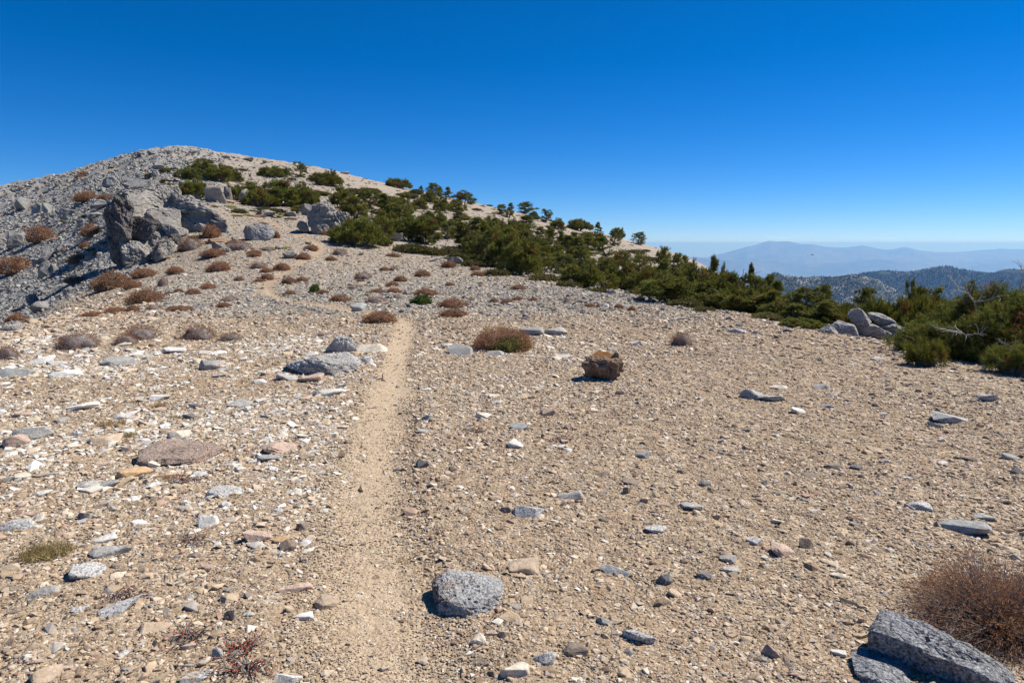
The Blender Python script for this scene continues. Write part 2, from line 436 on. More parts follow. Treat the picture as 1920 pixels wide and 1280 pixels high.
def stone_material(name, use_inst=False):
    m, nt, b = new_mat(name, 0.85)
    P = pos_node(nt)
    if use_inst:
        base = attr(nt, 'tint', 'INSTANCER').outputs['Color']; spk = 0.25
    else:
        oi = N(nt, 'ShaderNodeObjectInfo'); base = oi.outputs['Color']; spk = oi.outputs['Alpha']
    n0 = noise_n(nt, P, 22, 4, 0.6)
    col = mixc(nt, 0.55, base, mixc(nt, 1.0, base, ramp(nt, n0.outputs['Fac'], [(0.25, 0.45), (0.75, 1.45)]), 'MULTIPLY'))
    if not use_inst:
        n1 = noise_n(nt, P, 95, 3, 0.75)
        dark = ramp(nt, n1.outputs['Fac'], [(0.40, 1.0), (0.50, 0.0)])
        light = ramp(nt, n1.outputs['Fac'], [(0.53, 0.0), (0.62, 1.0)])
        col = mixc(nt, mathn(nt, 'MULTIPLY', dark, spk), col, (0.055, 0.055, 0.06))
        col = mixc(nt, mathn(nt, 'MULTIPLY', light, mathn(nt, 'MULTIPLY', spk, 0.7)), col, (0.60, 0.59, 0.56))
        n2 = noise_n(nt, P, 3.5, 5, 0.65)
        col = mixc(nt, ramp(nt, n2.outputs['Fac'], [(0.60, 0.0), (0.72, 0.55)]), col, (0.30, 0.20, 0.12))
    L(nt, col, b.inputs['Base Color'])
    h = noise_n(nt, P, 45, 5, 0.7)
    L(nt, bump(nt, h.outputs['Fac'], 0.012, 0.6), b.inputs['Normal'])
    return m
M_STONE = stone_material('stone')
M_GRAVEL = stone_material('gravel', True)

def crag_material(name, base, varnish, lichen=0.35, scale=1.0, speck=0.0, fsp=60, vlo=.54, vsc=.45):
    m, nt, b = new_mat(name, 0.9)
    P = pos_node(nt)
    n0 = noise_n(nt, P, 0.9 * scale, 7, 0.65)
    col = ramp(nt, n0.outputs['Fac'], [(0.25, tuple(c * 0.62 for c in base)), (0.5, base), (0.75, tuple(min(1, c * 1.35) for c in base))])
    n1 = noise_n(nt, P, vsc * scale, 4, 0.6)
    col = mixc(nt, ramp(nt, n1.outputs['Fac'], [(vlo, 0.0), (vlo + .1, 0.85)]), col, varnish)
    n2 = noise_n(nt, P, 5.0 * scale, 5, 0.7)
    col = mixc(nt, mathn(nt, 'MULTIPLY', ramp(nt, n2.outputs['Fac'], [(0.56, 0.0), (0.68, 1.0)]), lichen), col, (0.34, 0.34, 0.28))
    col = mixc(nt, ramp(nt, n2.outputs['Fac'], [(0.30, 0.55), (0.42, 0.0)]), col, (0.09, 0.085, 0.08))
    if speck:
        s1 = noise_n(nt, P, fsp, 3, 0.75)
        col = mixc(nt, mathn(nt, 'MULTIPLY', ramp(nt, s1.outputs['Fac'], [(0.40, 1.0), (0.49, 0.0)]), speck), col, (0.05, 0.05, 0.055))
        col = mixc(nt, mathn(nt, 'MULTIPLY', ramp(nt, s1.outputs['Fac'], [(0.54, 0.0), (0.62, 1.0)]), speck * .6), col, (0.60, 0.59, 0.57))
    # thin cracks
    dv = mixc(nt, 0.25, P, noise_n(nt, P, 1.2 * scale, 3).outputs['Color'])
    cr = voro(nt, dv, 1.5 * scale, 'DISTANCE_TO_EDGE')
    cm_ = ramp(nt, cr.outputs['Distance'], [(0.0, 1.0), (0.035, 0.0)])
    L(nt, col, b.inputs['Base Color'])
    h = mathn(nt, 'ADD', mathn(nt, 'MULTIPLY', n2.outputs['Fac'], 0.8), mathn(nt, 'ADD', n0.outputs['Fac'], mathn(nt, 'MULTIPLY', cm_, -0.35)))
    hf = noise_n(nt, P, 24 * scale, 4, 0.7)
    n_ = bump(nt, h, 0.22 / scale, 0.8)
    L(nt, bump(nt, hf.outputs['Fac'], 0.03 / scale, 0.6, n_), b.inputs['Normal'])
    return m
M_CRAG = crag_material('crag_rock', (0.30, 0.275, 0.24), (0.13, 0.105, 0.09))
M_SCREE = crag_material('scree_rock', (0.28, 0.27, 0.25), (0.17, 0.16, 0.145), 0.25, 1.4)
M_BOULD = crag_material('boulder_rock', (0.35, 0.335, 0.315), (0.22, 0.17, 0.13), 0.3, 3.5, 0.35, 70)
M_GRANITE = crag_material('blue_granite', (0.25, 0.255, 0.265), (0.20, 0.20, 0.20), 0.1, 4.0, 0.85, 85)

def hull2d(pts):
    pts = sorted(set((float(a), float(b)) for a, b in pts))
    def half(p):
        h = []
        for q_ in p:
            while len(h) >= 2 and (h[-1][0]-h[-2][0])*(q_[1]-h[-2][1]) - (h[-1][1]-h[-2][1])*(q_[0]-h[-2][0]) <= 0: h.pop()
            h.append(q_)
        return h
    a = half(pts); b_ = half(pts[::-1]); return a[:-1] + b_[:-1]

def chunk_mesh(name, poly, ref, D, depth, seed, mat, sub=5, soft=26, amp=0.05, freq=2.2, strata=None, lean=0.25, bury=0.12, front=None, nchip=6, vs=1.0, frac=0.05, cells=26, sides=True):
    """rock chunk from its surveyed outline (pixels) at distance D; local origin = ref pixel; -y faces the viewer"""
    pts = np.array([((px - ref[0]) / F * D, (ref[1] - py) / F * D) for px, py in poly])
    pts[:, 1] *= vs
    lo, hi = pts[:, 1].min(), pts[:, 1].max()
    low = pts[:, 1] < lo + 0.25 * (hi - lo)
    pts[low, 1] -= bury * (hi - lo)
    hp = np.array(hull2d(pts)); c = hp.mean(0); g = np.random.default_rng(seed)
    w, h = np.ptp(hp[:, 0]) / 2, np.ptp(hp[:, 1]) / 2
    pl = []
    for i in range(len(hp)):
        p, q_ = hp[i], hp[(i + 1) % len(hp)]
        e_ = q_ - p; n = np.array([e_[1], -e_[0]]); ln = np.linalg.norm(n)
        if ln < 1e-6: continue
        n = n / ln; dd = float(n @ (p - c))
        pl.append(((n[0], g.uniform(-.18, .18), n[1]), max(dd, 0.02 * (w + h))))
    hd = depth / 2
    fr = front or (0.0, -1.0, lean)
    pl += [(fr, hd * .95), ((0, 1, lean), hd)]
    if sides: pl += [((-.5, -1, .1), hd * 1.12), ((.5, -1, .45), hd * 1.12), ((.4, 1, .3), hd * 1.1), ((-.5, 1, .3), hd * 1.1)]
    for _ in range(nchip):
        n = g.normal(size=3); n[2] = abs(n[2]) * .8; n /= np.linalg.norm(n)
        sup = math.sqrt((n[0]*w)**2 + (n[1]*hd)**2 + (n[2]*h)**2)
        pl.append((n, sup * g.uniform(0.88, 1.02)))
    V, f = hull(pl, sub, (w, hd, h), soft)
    sz = (w + h) / 2
    V = rough(V, amp * sz, freq / sz, seed, 5, strata)
    V = V - np.clip(fbm(V * (freq * 1.7 / sz) + 5, 3, seed + 9, ridged=True) - 0.45, 0, 1)[:, None] * 0.16 * amp / .05 * (V / (np.linalg.norm(V, axis=1)[:, None] + 1e-9)) * sz
    if frac:      # broken along joints: each joint block stands a little in or out
        dirn = V / (np.linalg.norm(V, axis=1)[:, None] + 1e-9)
        st_ = np.array(strata if strata is not None else g.normal(size=3), float); st_ /= np.linalg.norm(st_) + 1e-9
        for lv, (nc, am) in enumerate(((cells, frac), (cells * 5, frac * .45))):
            sd = V[g.integers(0, len(V), nc)] + g.normal(size=(nc, 3)) * sz * .05
            wp = V + np.stack([fbm(V * (3 / sz) + 9 * a_, 2, seed + a_) for a_ in range(3)], 1) * sz * .06
            A_ = np.eye(3) + np.outer(st_, st_) * 1.6
            dd_ = (((wp @ A_)[:, None] - (sd @ A_)[None]) ** 2).sum(-1)
            o2 = np.argpartition(dd_, 1, axis=1)[:, :2]; d2 = np.sqrt(np.take_along_axis(dd_, o2, 1)); gap = np.abs(d2[:, 0] - d2[:, 1])
            V = V + dirn * (g.uniform(-1, .35, nc)[dd_.argmin(1)] * am * sz - np.exp(-(gap / (sz * .02)) ** 2) * am * .5 * sz)[:, None]
    V[:, 0] += c[0]; V[:, 2] += c[1]
    return mesh_np(name, V, f, mat, False)

# ------------------------------------------------------------------ loose gravel (nobody could count it): one object, instanced shards
def shard(seed, npts=11, flat=0.5, elong=1.3, bevel=0.05, lumps=0):
    """an angular stone: the hull of a few random points, its edges slightly worn"""
    g = np.random.default_rng(seed)
    p = g.normal(size=(npts, 3)); p /= np.linalg.norm(p, axis=1)[:, None]; p *= g.uniform(.75, 1.0, (npts, 1))
    p = np.sign(p) * np.abs(p) ** 0.8
    bm = bmesh.new()
    for c in p: bm.verts.new(c)
    bmesh.ops.convex_hull(bm, input=bm.verts[:])
    bmesh.ops.delete(bm, geom=[v for v in bm.verts if not v.link_faces], context='VERTS')
    if bevel: bmesh.ops.bevel(bm, geom=bm.edges[:], offset=bevel, segments=1, affect='EDGES', profile=0.5, clamp_overlap=True)
    if lumps:
        bmesh.ops.triangulate(bm, faces=bm.faces[:])
        bmesh.ops.subdivide_edges(bm, edges=bm.edges[:], cuts=lumps, use_grid_fill=True)
    bmesh.ops.triangulate(bm, faces=bm.faces[:])
    bm.verts.ensure_lookup_table()
    V = np.array([v.co[:] for v in bm.verts]); T = np.array([[v.index for v in f.verts] for f in bm.faces]); 
    bm.verts.index_update()
    bm.free()
    if lumps: V = rough(V, .10, 2.2, seed, 4)
    V -= (V.max(0) + V.min(0)) / 2
    V = V / np.ptp(V, axis=0) * np.array([1.0, 1.0 / elong, flat])
    return V, T
def rock_variants(prefix, n, mat, seed0, sub=2, smooth=False):
    c = bpy.data.collections.new(prefix)
    for i in range(n):
        V, f = shard(seed0 + i, (9, 11, 13, 8)[i % 4], (0.36, 0.5, 0.62, 0.22)[i % 4], (1.2, 1.45, 1.15, 1.6)[i % 4], 0.04)
        o = bpy.data.objects.new(prefix + '_shard', mesh_np(prefix + '_shard', V, f, mat, smooth)); c.objects.link(o)
    return c

def scatter(name, P, scl, rot, tint, idx, coll, label):
    me = bpy.data.meshes.new(name); n = len(P)
    me.vertices.add(n); me.vertices.foreach_set('co', np.ascontiguousarray(P, np.float32).ravel())
    for an, av in (('scl', scl), ('rot', rot), ('tint', tint)):
        a = me.attributes.new(an, 'FLOAT_VECTOR', 'POINT'); a.data.foreach_set('vector', np.ascontiguousarray(av, np.float32).ravel())
    a = me.attributes.new('pick', 'INT', 'POINT'); a.data.foreach_set('value', np.ascontiguousarray(idx, np.int32))
    o = mobj(name, me); tag(o, label, kind='stuff')
    ng = bpy.data.node_groups.new(name, 'GeometryNodeTree')
    ng.interface.new_socket('Geometry', in_out='INPUT', socket_type='NodeSocketGeometry')
    ng.interface.new_socket('Geometry', in_out='OUTPUT', socket_type='NodeSocketGeometry')
    gi, go = ng.nodes.new('NodeGroupInput'), ng.nodes.new('NodeGroupOutput')
    ci = ng.nodes.new('GeometryNodeCollectionInfo'); ci.inputs['Collection'].default_value = coll
    ci.inputs['Separate Children'].default_value = True; ci.inputs['Reset Children'].default_value = True
    ip = ng.nodes.new('GeometryNodeInstanceOnPoints'); ip.inputs['Pick Instance'].default_value = True
    def na_(nm, ty):
        x = ng.nodes.new('GeometryNodeInputNamedAttribute'); x.data_type = ty; x.inputs['Name'].default_value = nm; return x.outputs['Attribute']
    ng.links.new(gi.outputs[0], ip.inputs['Points']); ng.links.new(ci.outputs[0], ip.inputs['Instance'])
    ng.links.new(na_('pick', 'INT'), ip.inputs['Instance Index'])
    ng.links.new(na_('rot', 'FLOAT_VECTOR'), ip.inputs['Rotation']); ng.links.new(na_('scl', 'FLOAT_VECTOR'), ip.inputs['Scale'])
    ng.links.new(ip.outputs[0], go.inputs[0])
    mod = o.modifiers.new('scatter', 'NODES'); mod.node_group = ng
    return o

PAL_TAN = np.array([(.385,.29,.195),(.44,.34,.235),(.31,.225,.148),(.51,.415,.31),(.60,.54,.45),(.28,.25,.22),(.235,.165,.11),(.40,.27,.19)])
W_TAN = np.array([.24,.24,.14,.15,.07,.06,.05,.05])
PAL_WHT = np.array([(.56,.51,.43),(.62,.595,.55),(.52,.43,.31),(.42,.40,.365),(.48,.375,.245),(.55,.43,.325)])
W_WHT = np.array([.25,.22,.2,.13,.12,.08])
PAL_GRY = np.array([(.29,.26,.22),(.22,.21,.195),(.38,.32,.235),(.135,.13,.125),(.47,.44,.39),(.34,.28,.20)])
W_GRY = np.array([.26,.2,.2,.10,.10,.14])
PAL_PAL = np.array([(.35,.29,.22),(.29,.235,.18),(.41,.37,.31),(.25,.225,.195),(.48,.455,.41)])
W_PAL = np.array([.34,.26,.18,.12,.10])
PAL_SCR = np.array([(.28,.268,.245),(.33,.315,.285),(.23,.22,.205),(.39,.375,.34),(.15,.143,.135),(.34,.29,.22)])
W_SCR = np.array([.28,.26,.16,.14,.08,.08])

def gravel_points(n, lr0, lr1, smin, smax, seed, az=46, power=2.5, min_px=0.0):
    g = np.random.default_rng(seed)
    a = np.radians(g.uniform(-az, az, n)); r = np.exp(g.uniform(math.log(lr0), math.log(lr1), n))
    u = g.random(n)
    k0 = smin if min_px == 0 else np.maximum(smin, min_px * r / 683.0)
    s = (k0 ** -power + u * (np.maximum(smax, k0 * 1.5) ** -power - k0 ** -power)) ** (-1 / power)
    return r * np.sin(a), r * np.cos(a), s, r, g
def build_gravel():
    coll = rock_variants('gravel', 14, M_GRAVEL, 400)
    XS = []
    # counts per unit of (azimuth x log distance) keep the cover even from the boots to the hill
    for (n, r0, r1, px, smax, seed) in ((420000, 1.9, 26, 1.15, .04, 1), (105000, 1.9, 26, 2.6, .06, 2), (17000, 1.9, 24, 4.8, .09, 3), (110000, 14, 150, 1.3, .30, 4), (9000, 26, 170, 2.6, .45, 5)):
        XS.append(gravel_points(n, r0, r1, 0.004, smax, seed, 46, 2.6, px))
    x, y, s, r = (np.concatenate([q_[i] for q_ in XS]) for i in range(4))
    g = np.random.default_rng(99)
    z = t_z(x, y)
    sc, gr, pa = zone_masks(x, y, z)
    d = trail_d(x, y)
    px, py = project(x, y, z)
    n = len(x)
    # white platy rubble left of the trail, plain gravel on the right
    wh = sstep(612, 645, py) * sstep(1080, 780, py) * np.maximum(sstep(760, 560, px), .45 * sstep(1250, 900, px) * sstep(800, 690, py)) * sstep(-0.5, 0.25, fbm2(x, y, 0.55, 3, 41))
    right = sstep(1000, 1350, px) * sstep(640, 700, py)
    apx = s / r * 683
    keep = np.ones(n, bool)
    dn = d + .55 * fbm2(x, y, 2.0, 4, 77)
    keep &= g.random(n) < np.where(dn > 1.5, 1.0, np.where(s > .014 + .010 * np.clip(dn, 0, 2), sstep(.6, 1.6, dn) * .85 + .10, .66 + .34 * sstep(.4, 1.3, dn)))
    patch = fbm2(x, y, 0.7, 3, 61)
    keep &= (r > 26) | (s < .013) | (g.random(n) < .5 + .5 * sstep(-.25, .28, patch))
    keep &= ~((right > g.random(n) * 1.3) & (s > 0.035) & (r < 20) & (g.random(n) < .6))
    keep &= ~((sc < .3) & (r > 24) & (s > 0.30) & (g.random(n) < .9))
    keep &= ~((pa > .5) & (sc < .5) & (apx > 2.4) & (g.random(n) < .35))
    vis = (px > -160) & (px < 2080)
    keep &= vis
    # a berm of coarser stones lines the trail
    u = g.random(n)
    tint = np.empty((n, 3))
    def pick(P_, W_): return P_[np.searchsorted(np.cumsum(W_ / W_.sum()), g.random(n) * .9999)]
    tint[:] = pick(PAL_TAN, W_TAN)
    for w_, P_, W_ in ((pa, PAL_PAL, W_PAL), (gr * .85, PAL_GRY, W_GRY), (wh * .72 * (s > .010), PAL_WHT, W_WHT), (sc, PAL_SCR, W_SCR)):
        m = g.random(n) < w_; tint[m] = pick(P_, W_)[m]
    m = (sc > .4) & (fbm2(x + y * .5, y, .13, 3, 88) > .10) & (g.random(n) < .75); tint[m] = pick(PAL_PAL, W_PAL)[m] * .85
    tint *= g.uniform(.80, 1.18, (n, 1))
    idx = g.integers(0, 14, n)
    big = (g.random(n) < wh) & (g.random(n) < .13) & (apx > 1.6)          # platy white rubble
    s = np.where(big, s * g.uniform(1.5, 2.6, n), s); tint[big] = pick(PAL_WHT, W_WHT)[big]
    scl = np.stack([s, s * g.uniform(.8, 1.2, n), s * np.where(big, .55, g.uniform(.75, 1.15, n))], 1)
    tilt = np.where(sc > .5, .5, .22)
    rot = np.stack([g.normal(0, 1, n) * tilt, g.normal(0, 1, n) * tilt, g.uniform(0, 6.283, n)], 1)
    Z = z + s * np.where(sc > .5, .06, np.where(big, .01, .025)) + np.where(d < 1.3, .006, 0)
    k = keep
    near = (sc <= .5)
    scatter('gravel', np.stack([x, y, Z], 1)[k & near], scl[k & near], rot[k & near], tint[k & near], idx[k & near], coll, 'loose tan gravel and stone chips strewn over the slope')
    # scree gets extra blocks
    x2, y2, s2, r2, g2 = gravel_points(95000, 17, 180, 0.05, .55, 77, 46, 2.5, 1.7)
    z2 = t_z(x2, y2); sc2, _, _ = zone_masks(x2, y2, z2); px2, py2 = project(x2, y2, z2); m2 = ((sc2 > .45) & (x2 < 0)) | ((r2 > 120) & (px2 < 760) & (g2.random(len(x2)) < .35 * sstep(760, 380, px2)))
    s2 = np.where(r2 > 115, s2 * g2.uniform(1, 1.5, len(s2)), s2); x2, y2, s2, z2 = x2[m2], y2[m2], s2[m2], z2[m2]; n2 = len(x2)
    b_ = k & ~near
    X_ = np.concatenate([x[b_], x2]); Y_ = np.concatenate([y[b_], y2]); S_ = np.concatenate([s[b_], s2]); Z_ = np.concatenate([Z[b_], z2 + s2 * .08])
    nn_ = len(X_)
    t_ = PAL_SCR[np.searchsorted(np.cumsum(W_SCR / W_SCR.sum()), g2.random(nn_) * .9999)]
    m = (fbm2(X_ + Y_ * .5, Y_, .13, 3, 88) > .10) & (g2.random(nn_) < .6); t_ = np.where(m[:, None], PAL_PAL[g2.integers(0, 5, nn_)] * .85, t_) * g2.uniform(.75, 1.1, (nn_, 1))
    scatter('scree', np.stack([X_, Y_, Z_], 1), np.stack([S_, S_ * g2.uniform(.7, 1.2, nn_), S_ * g2.uniform(.7, 1.4, nn_)], 1),
            np.stack([g2.normal(0, .5, nn_), g2.normal(0, .5, nn_), g2.uniform(0, 6.28, nn_)], 1), t_, g2.integers(0, 14, nn_), coll, 'broken grey scree covering the left flank')
    print('gravel', int((k & near).sum()), 'scree', nn_)
build_gravel()

def build_cover():
    """dry low plants too small and many to count, all over the upper slope"""
    c = bpy.data.collections.new('dry_ground_cover')
    for i in range(4):
        m, nt, b = new_mat('dry_ground_cover', .95); col = attr(nt, 'tint', 'INSTANCER').outputs['Color']; L(nt, col, b.inputs['Base Color'])
        V, f = ico(2); V = V * np.array([.5, .42, .2]) * (1 + .5 * fbm(V * 2.4, 3, 70 + i))[:, None]
        c.objects.link(bpy.data.objects.new('dry_ground_cover_tuft', mesh_np('dry_ground_cover_tuft', V, f, m)))
    g = np.random.default_rng(12); n = 5200
    a = np.radians(g.uniform(-38, 18, n)); r = np.exp(g.uniform(math.log(38), math.log(190), n)); x, y = r * np.sin(a), r * np.cos(a); z = t_z(x, y)
    px, py = project(x, y, z); k = (fbm2(x, y, .07, 3, 15) > -.05) & (py < 470) & (g.random(n) < .5); x, y, z, px = x[k], y[k], z[k], px[k]; n = len(x)
    s = g.uniform(.25, 1.0, n) ** 1.5 * 1.3
    t = np.where((g.random(n) < .5)[:, None], np.array([[.20, .12, .075]]), np.array([[.13, .12, .045]])) * g.uniform(.7, 1.3, (n, 1))
    scatter('dry_ground_cover', np.stack([x, y, z], 1), np.stack([s * 1.4, s, s * .8], 1), np.stack([0 * s, 0 * s, g.uniform(0, 6.28, n)], 1), t, g.integers(0, 4, n), c, 'tiny brown and olive plants dotting the upper slope')
build_cover()

# ------------------------------------------------------------------ far country and haze
def mountain(name, crest, D, base_z, depth, seed, mat, label, rough_amp, nx=420, ny=60, back=0.6):
    px = np.linspace(crest[0][0], crest[-1][0], nx)
    py = np.interp(px, [c[0] for c in crest], [c[1] for c in crest])
    u = (px - 960) / F
    zc = np.empty(nx)
    for i in range(nx):
        d = ray(px[i], py[i]); zc[i] = ZC + d[2] / d[1] * D
    t = np.concatenate([np.linspace(-1, 0, ny), np.linspace(0, 1, ny // 3)[1:]])       # -1 = foot towards us, 0 = crest
    X = np.repeat((u * D)[:, None], len(t), 1); Yv = np.repeat((D + np.where(t < 0, t * depth, t * depth * back))[None], nx, 0)
    zcr = np.repeat(zc[:, None], len(t), 1)
    k = np.abs(t)[None] ** 0.85
    Z = zcr * (1 - k) + base_z * k
    mid = np.sin(np.clip(np.abs(t), 0, 1) * math.pi)[None] ** 0.7
    X = X + X * 0
    rel = depth
    n1 = fbm2(X, Yv * .35, 2.6 / rel, 5, seed, ridged=True)
    Z = Z + n1 * rough_amp * mid + fbm2(X, Yv, 14 / rel, 4, seed + 3, ridged=True) * rough_amp * .22 * (0.12 + mid)
    X = X * (Yv / D)
    ii = np.arange(nx * len(t)).reshape(nx, len(t))
    qd = np.stack([ii[:-1, :-1], ii[1:, :-1], ii[1:, 1:], ii[:-1, 1:]], -1).reshape(-1, 4)
    o = mobj(name, mesh_np(name, np.stack([X, Yv, Z], -1).reshape(-1, 3), qd, mat, True)); tag(o, label, kind='structure')
    return X, Yv, Z
def ridge_mat(name, rock, wood, s1, lo, hi, s2):
    m, nt, b = new_mat(name, 1.0); P = pos_node(nt)
    a = noise_n(nt, P, s1, 6, 0.7); c = noise_n(nt, P, s2, 3, 0.6)
    f = mathn(nt, 'ADD', mathn(nt, 'MULTIPLY', a.outputs['Fac'], .6), mathn(nt, 'MULTIPLY', c.outputs['Fac'], .4))
    L(nt, mixc(nt, ramp(nt, f, [(lo, 0.0), (hi, 1.0)]), wood, rock), b.inputs['Base Color'])
    return m
M_R1 = ridge_mat('ridge_near', (0.27, 0.26, 0.24), (0.026, 0.036, 0.028), 0.012, 0.50, 0.62, 0.09)
M_R2 = ridge_mat('ridge_wooded', (0.17, 0.16, 0.145), (0.020, 0.030, 0.025), 0.005, 0.53, 0.70, 0.045)
M_FAR = ridge_mat('far_range', (0.16, 0.14, 0.11), (0.05, 0.06, 0.045), 0.0006, 0.4, 0.65, 0.003)
R1 = mountain('mountain_ridge', [(1330,640),(1390,560),(1425,527),(1437,518),(1450,510.5),(1458,512),(1467,516),(1490,519),(1507,520),(1530,518.5),(1560,519),(1590,515),(1610,514.5),(1640,522),(1660,532),(1690,548),(1713,562),(1760,600),(1800,640)], 2900, -820, 1500, 51, M_R1, 'rocky grey ridge dotted with trees below the wooded mountain', 60)
R2_ = mountain('mountain', [(1480,560),(1560,528),(1590,518),(1607,514),(1640,508.5),(1665,507),(1690,510),(1710,508.5),(1735,504),(1753,500.5),(1765,500),(1775,498.5),(1785,502),(1800,505),(1813,508),(1840,510),(1860,511),(1870,507),(1883,504.5),(1905,505),(1930,504),(1980,512),(2060,505),(2200,530),(2350,590)], 4700, -1250, 2600, 63, M_R2, 'dark wooded mountain on the right behind the rocky ridge', 110, 520)
mountain('far_mountain_range', [(1150,520),(1230,492),(1262,486),(1287,481.5),(1310,483),(1325,482),(1340,478),(1360,473),(1380,467.5),(1395,463),(1413,459),(1425,454.5),(1438,451.5),(1452,453),(1473,452.5),(1485,455),(1497,458),(1517,458),(1528,460),(1540,462.5),(1560,464),(1580,464),(1597,462),(1610,460),(1622,462),(1640,466),(1655,468),(1670,467),(1685,464),(1693,463.5),(1703,466),(1717,470),(1750,472.5),(1780,473),(1800,472),(1827,469.5),(1850,468),(1867,466.5),(1890,467.5),(1920,467),(2000,463),(2080,470),(2200,468),(2330,490),(2420,525)], 36000, -2030, 11000, 81, M_FAR, 'hazy blue mountain range on the horizon', 420, 600, 40)
mountain('low_hills', [(1180,520),(1260,489),(1300,484),(1345,488),(1400,487),(1500,495),(1600,491),(1640,486),(1700,489),(1800,497),(1900,489),(2050,492),(2200,520)], 29000, -2030, 4500, 85, M_FAR, 'faint low hills under the far range', 120, 420, 26)

def wood(name, R, n, seed, h0, h1, label, lo, sc_n):
    X, Yv, Z = R; g = np.random.default_rng(seed)
    nx, ny = X.shape; a = g.random(n) * (nx - 1.01); b_ = g.random(n) ** .8 * (ny * .78)
    ia, ib = a.astype(int), b_.astype(int); fa, fb = a - ia, b_ - ib
    ib = np.clip(ib, 0, ny - 2)
    def lerp(M): return M[ia, ib]*(1-fa)*(1-fb) + M[ia+1, ib]*fa*(1-fb) + M[ia, ib+1]*(1-fa)*fb + M[ia+1, ib+1]*fa*fb
    p = np.stack([lerp(X), lerp(Yv), lerp(Z)], 1)
    k = fbm2(p[:, 0], p[:, 1] + p[:, 2], sc_n, 4, seed) > lo; p = p[k]; n = len(p)
    h = g.uniform(h0, h1, n); w = h * g.uniform(.22, .34, n)
    ang = np.radians([0, 120, 240])
    ring = np.stack([np.cos(ang), np.sin(ang), np.zeros(3)], 1)
    V = np.empty((n, 4, 3)); V[:, :3] = p[:, None] + ring[None] * w[:, None, None]; V[:, 3] = p + np.stack([0*h, 0*h, h], 1)
    base = np.arange(n)[:, None] * 4
    T = np.concatenate([base + np.array([[0, 1, 3]]), base + np.array([[1, 2, 3]]), base + np.array([[2, 0, 3]])])
    m, nt, b = new_mat(name, 1.0); b.inputs['Base Color'].default_value = (0.018, 0.029, 0.020, 1)
    o = mobj(name, mesh_np(name, V.reshape(-1, 3), T, m)); tag(o, label, kind='stuff')
wood('ridge_forest', R1, 30000, 5, 4.0, 8.0, 'scattered far conifers on the rocky ridge', -.32, 0.012)
wood('mountain_forest', R2_, 80000, 6, 7, 13, 'far conifer forest on the dark mountain', -.26, 0.004)

m = bpy.data.materials.new('haze'); m.use_nodes = True; nt = m.node_tree; nt.nodes.clear()
pv = N(nt, 'ShaderNodeVolumePrincipled'); pv.inputs['Color'].default_value = (0.19, 0.48, 1.0, 1); pv.inputs['Absorption Color'].default_value = (0.6, 0.6, 0.6, 1); pv.inputs['Density'].default_value = 4.6e-5
pv.inputs['Anisotropy'].default_value = 0.25
ou = N(nt, 'ShaderNodeOutputMaterial'); L(nt, pv.outputs[0], ou.inputs['Volume'])
hx, hz0, hz1 = 170000.0, -2120.0, 75.0
hv = np.array([(sx * hx, sy * hx, z) for z in (hz0, hz1) for sx, sy in ((-1, -1), (1, -1), (1, 1), (-1, 1))])
hq = np.array([(3, 2, 1, 0), (4, 5, 6, 7), (0, 1, 5, 4), (1, 2, 6, 5), (2, 3, 7, 6), (3, 0, 4, 7)])
tag(mobj('haze', mesh_np('haze', hv, hq, m)), 'pale blue air between the ridge and the far range', kind='stuff')

# ------------------------------------------------------------------ single stones
KC = {'w': (.66, .625, .555, .25), 'g': (.38, .36, .32, .45), 'd': (.165, .155, .145, .3), 't': (.44, .335, .23, .2), 'b': (.33, .335, .315, .3),
      'p': (.46, .33, .25, .4), 'n': (.46, .445, .415, .75), 'c': (.60, .53, .42, .15), 'o': (.50, .33, .18, .15), 'k': (.25, .195, .145, .2)}
STONE_V = []
for i in range(28):
    fl = (0.35, 0.5, 0.7, 0.25)[i % 4]
    V_, T_ = shard(900 + i, (12, 14, 16, 10)[i % 4], fl, (1.35, 1.3, 1.1, 1.6)[i % 4], 0.10, 1)
    V_ = V_ / np.ptp(V_, axis=0)
    STONE_V.append(mesh_np('stone', V_, T_, M_STONE, False))
_srng = np.random.default_rng(5)
def stone(px, base, w, h, kind, label, group=None, name='stone', cat='stone', var=None, rz=None):
    x, y, z, dep = hit(px, base)
    W = w / F * dep; r = math.hypot(x, y)
    th = math.atan2(ZC - z, r); st, ct = max(math.sin(th), .05), math.cos(th)
    Dp = min(.8 * W, .62 * h / F * dep / st)
    H = max((h / F * dep - .72 * Dp * st) / ct, .22 * W, .35 * h / F * dep) 
    k = (r + Dp * .42) / r
    x, y = x * k, y * k; z = float(t_z(x, y)[0])
    o = mobj(name, STONE_V[int(_srng.integers(0, 28)) if var is None else var])
    o.scale = (W, Dp, H * 1.3); o.location = (x, y, z + H * 0.16)
    o.rotation_euler = (_srng.normal() * .10, _srng.normal() * .12, -math.atan2(x, y) + (float(_srng.uniform(-.3, .3)) + (math.pi if _srng.random() < .5 else 0) if rz is None else rz))
    c = np.array(KC[kind]); j = _srng.uniform(.9, 1.1); o.color = (c[0] * j, c[1] * j, c[2] * j, c[3])
    return tag(o, label, cat, group)

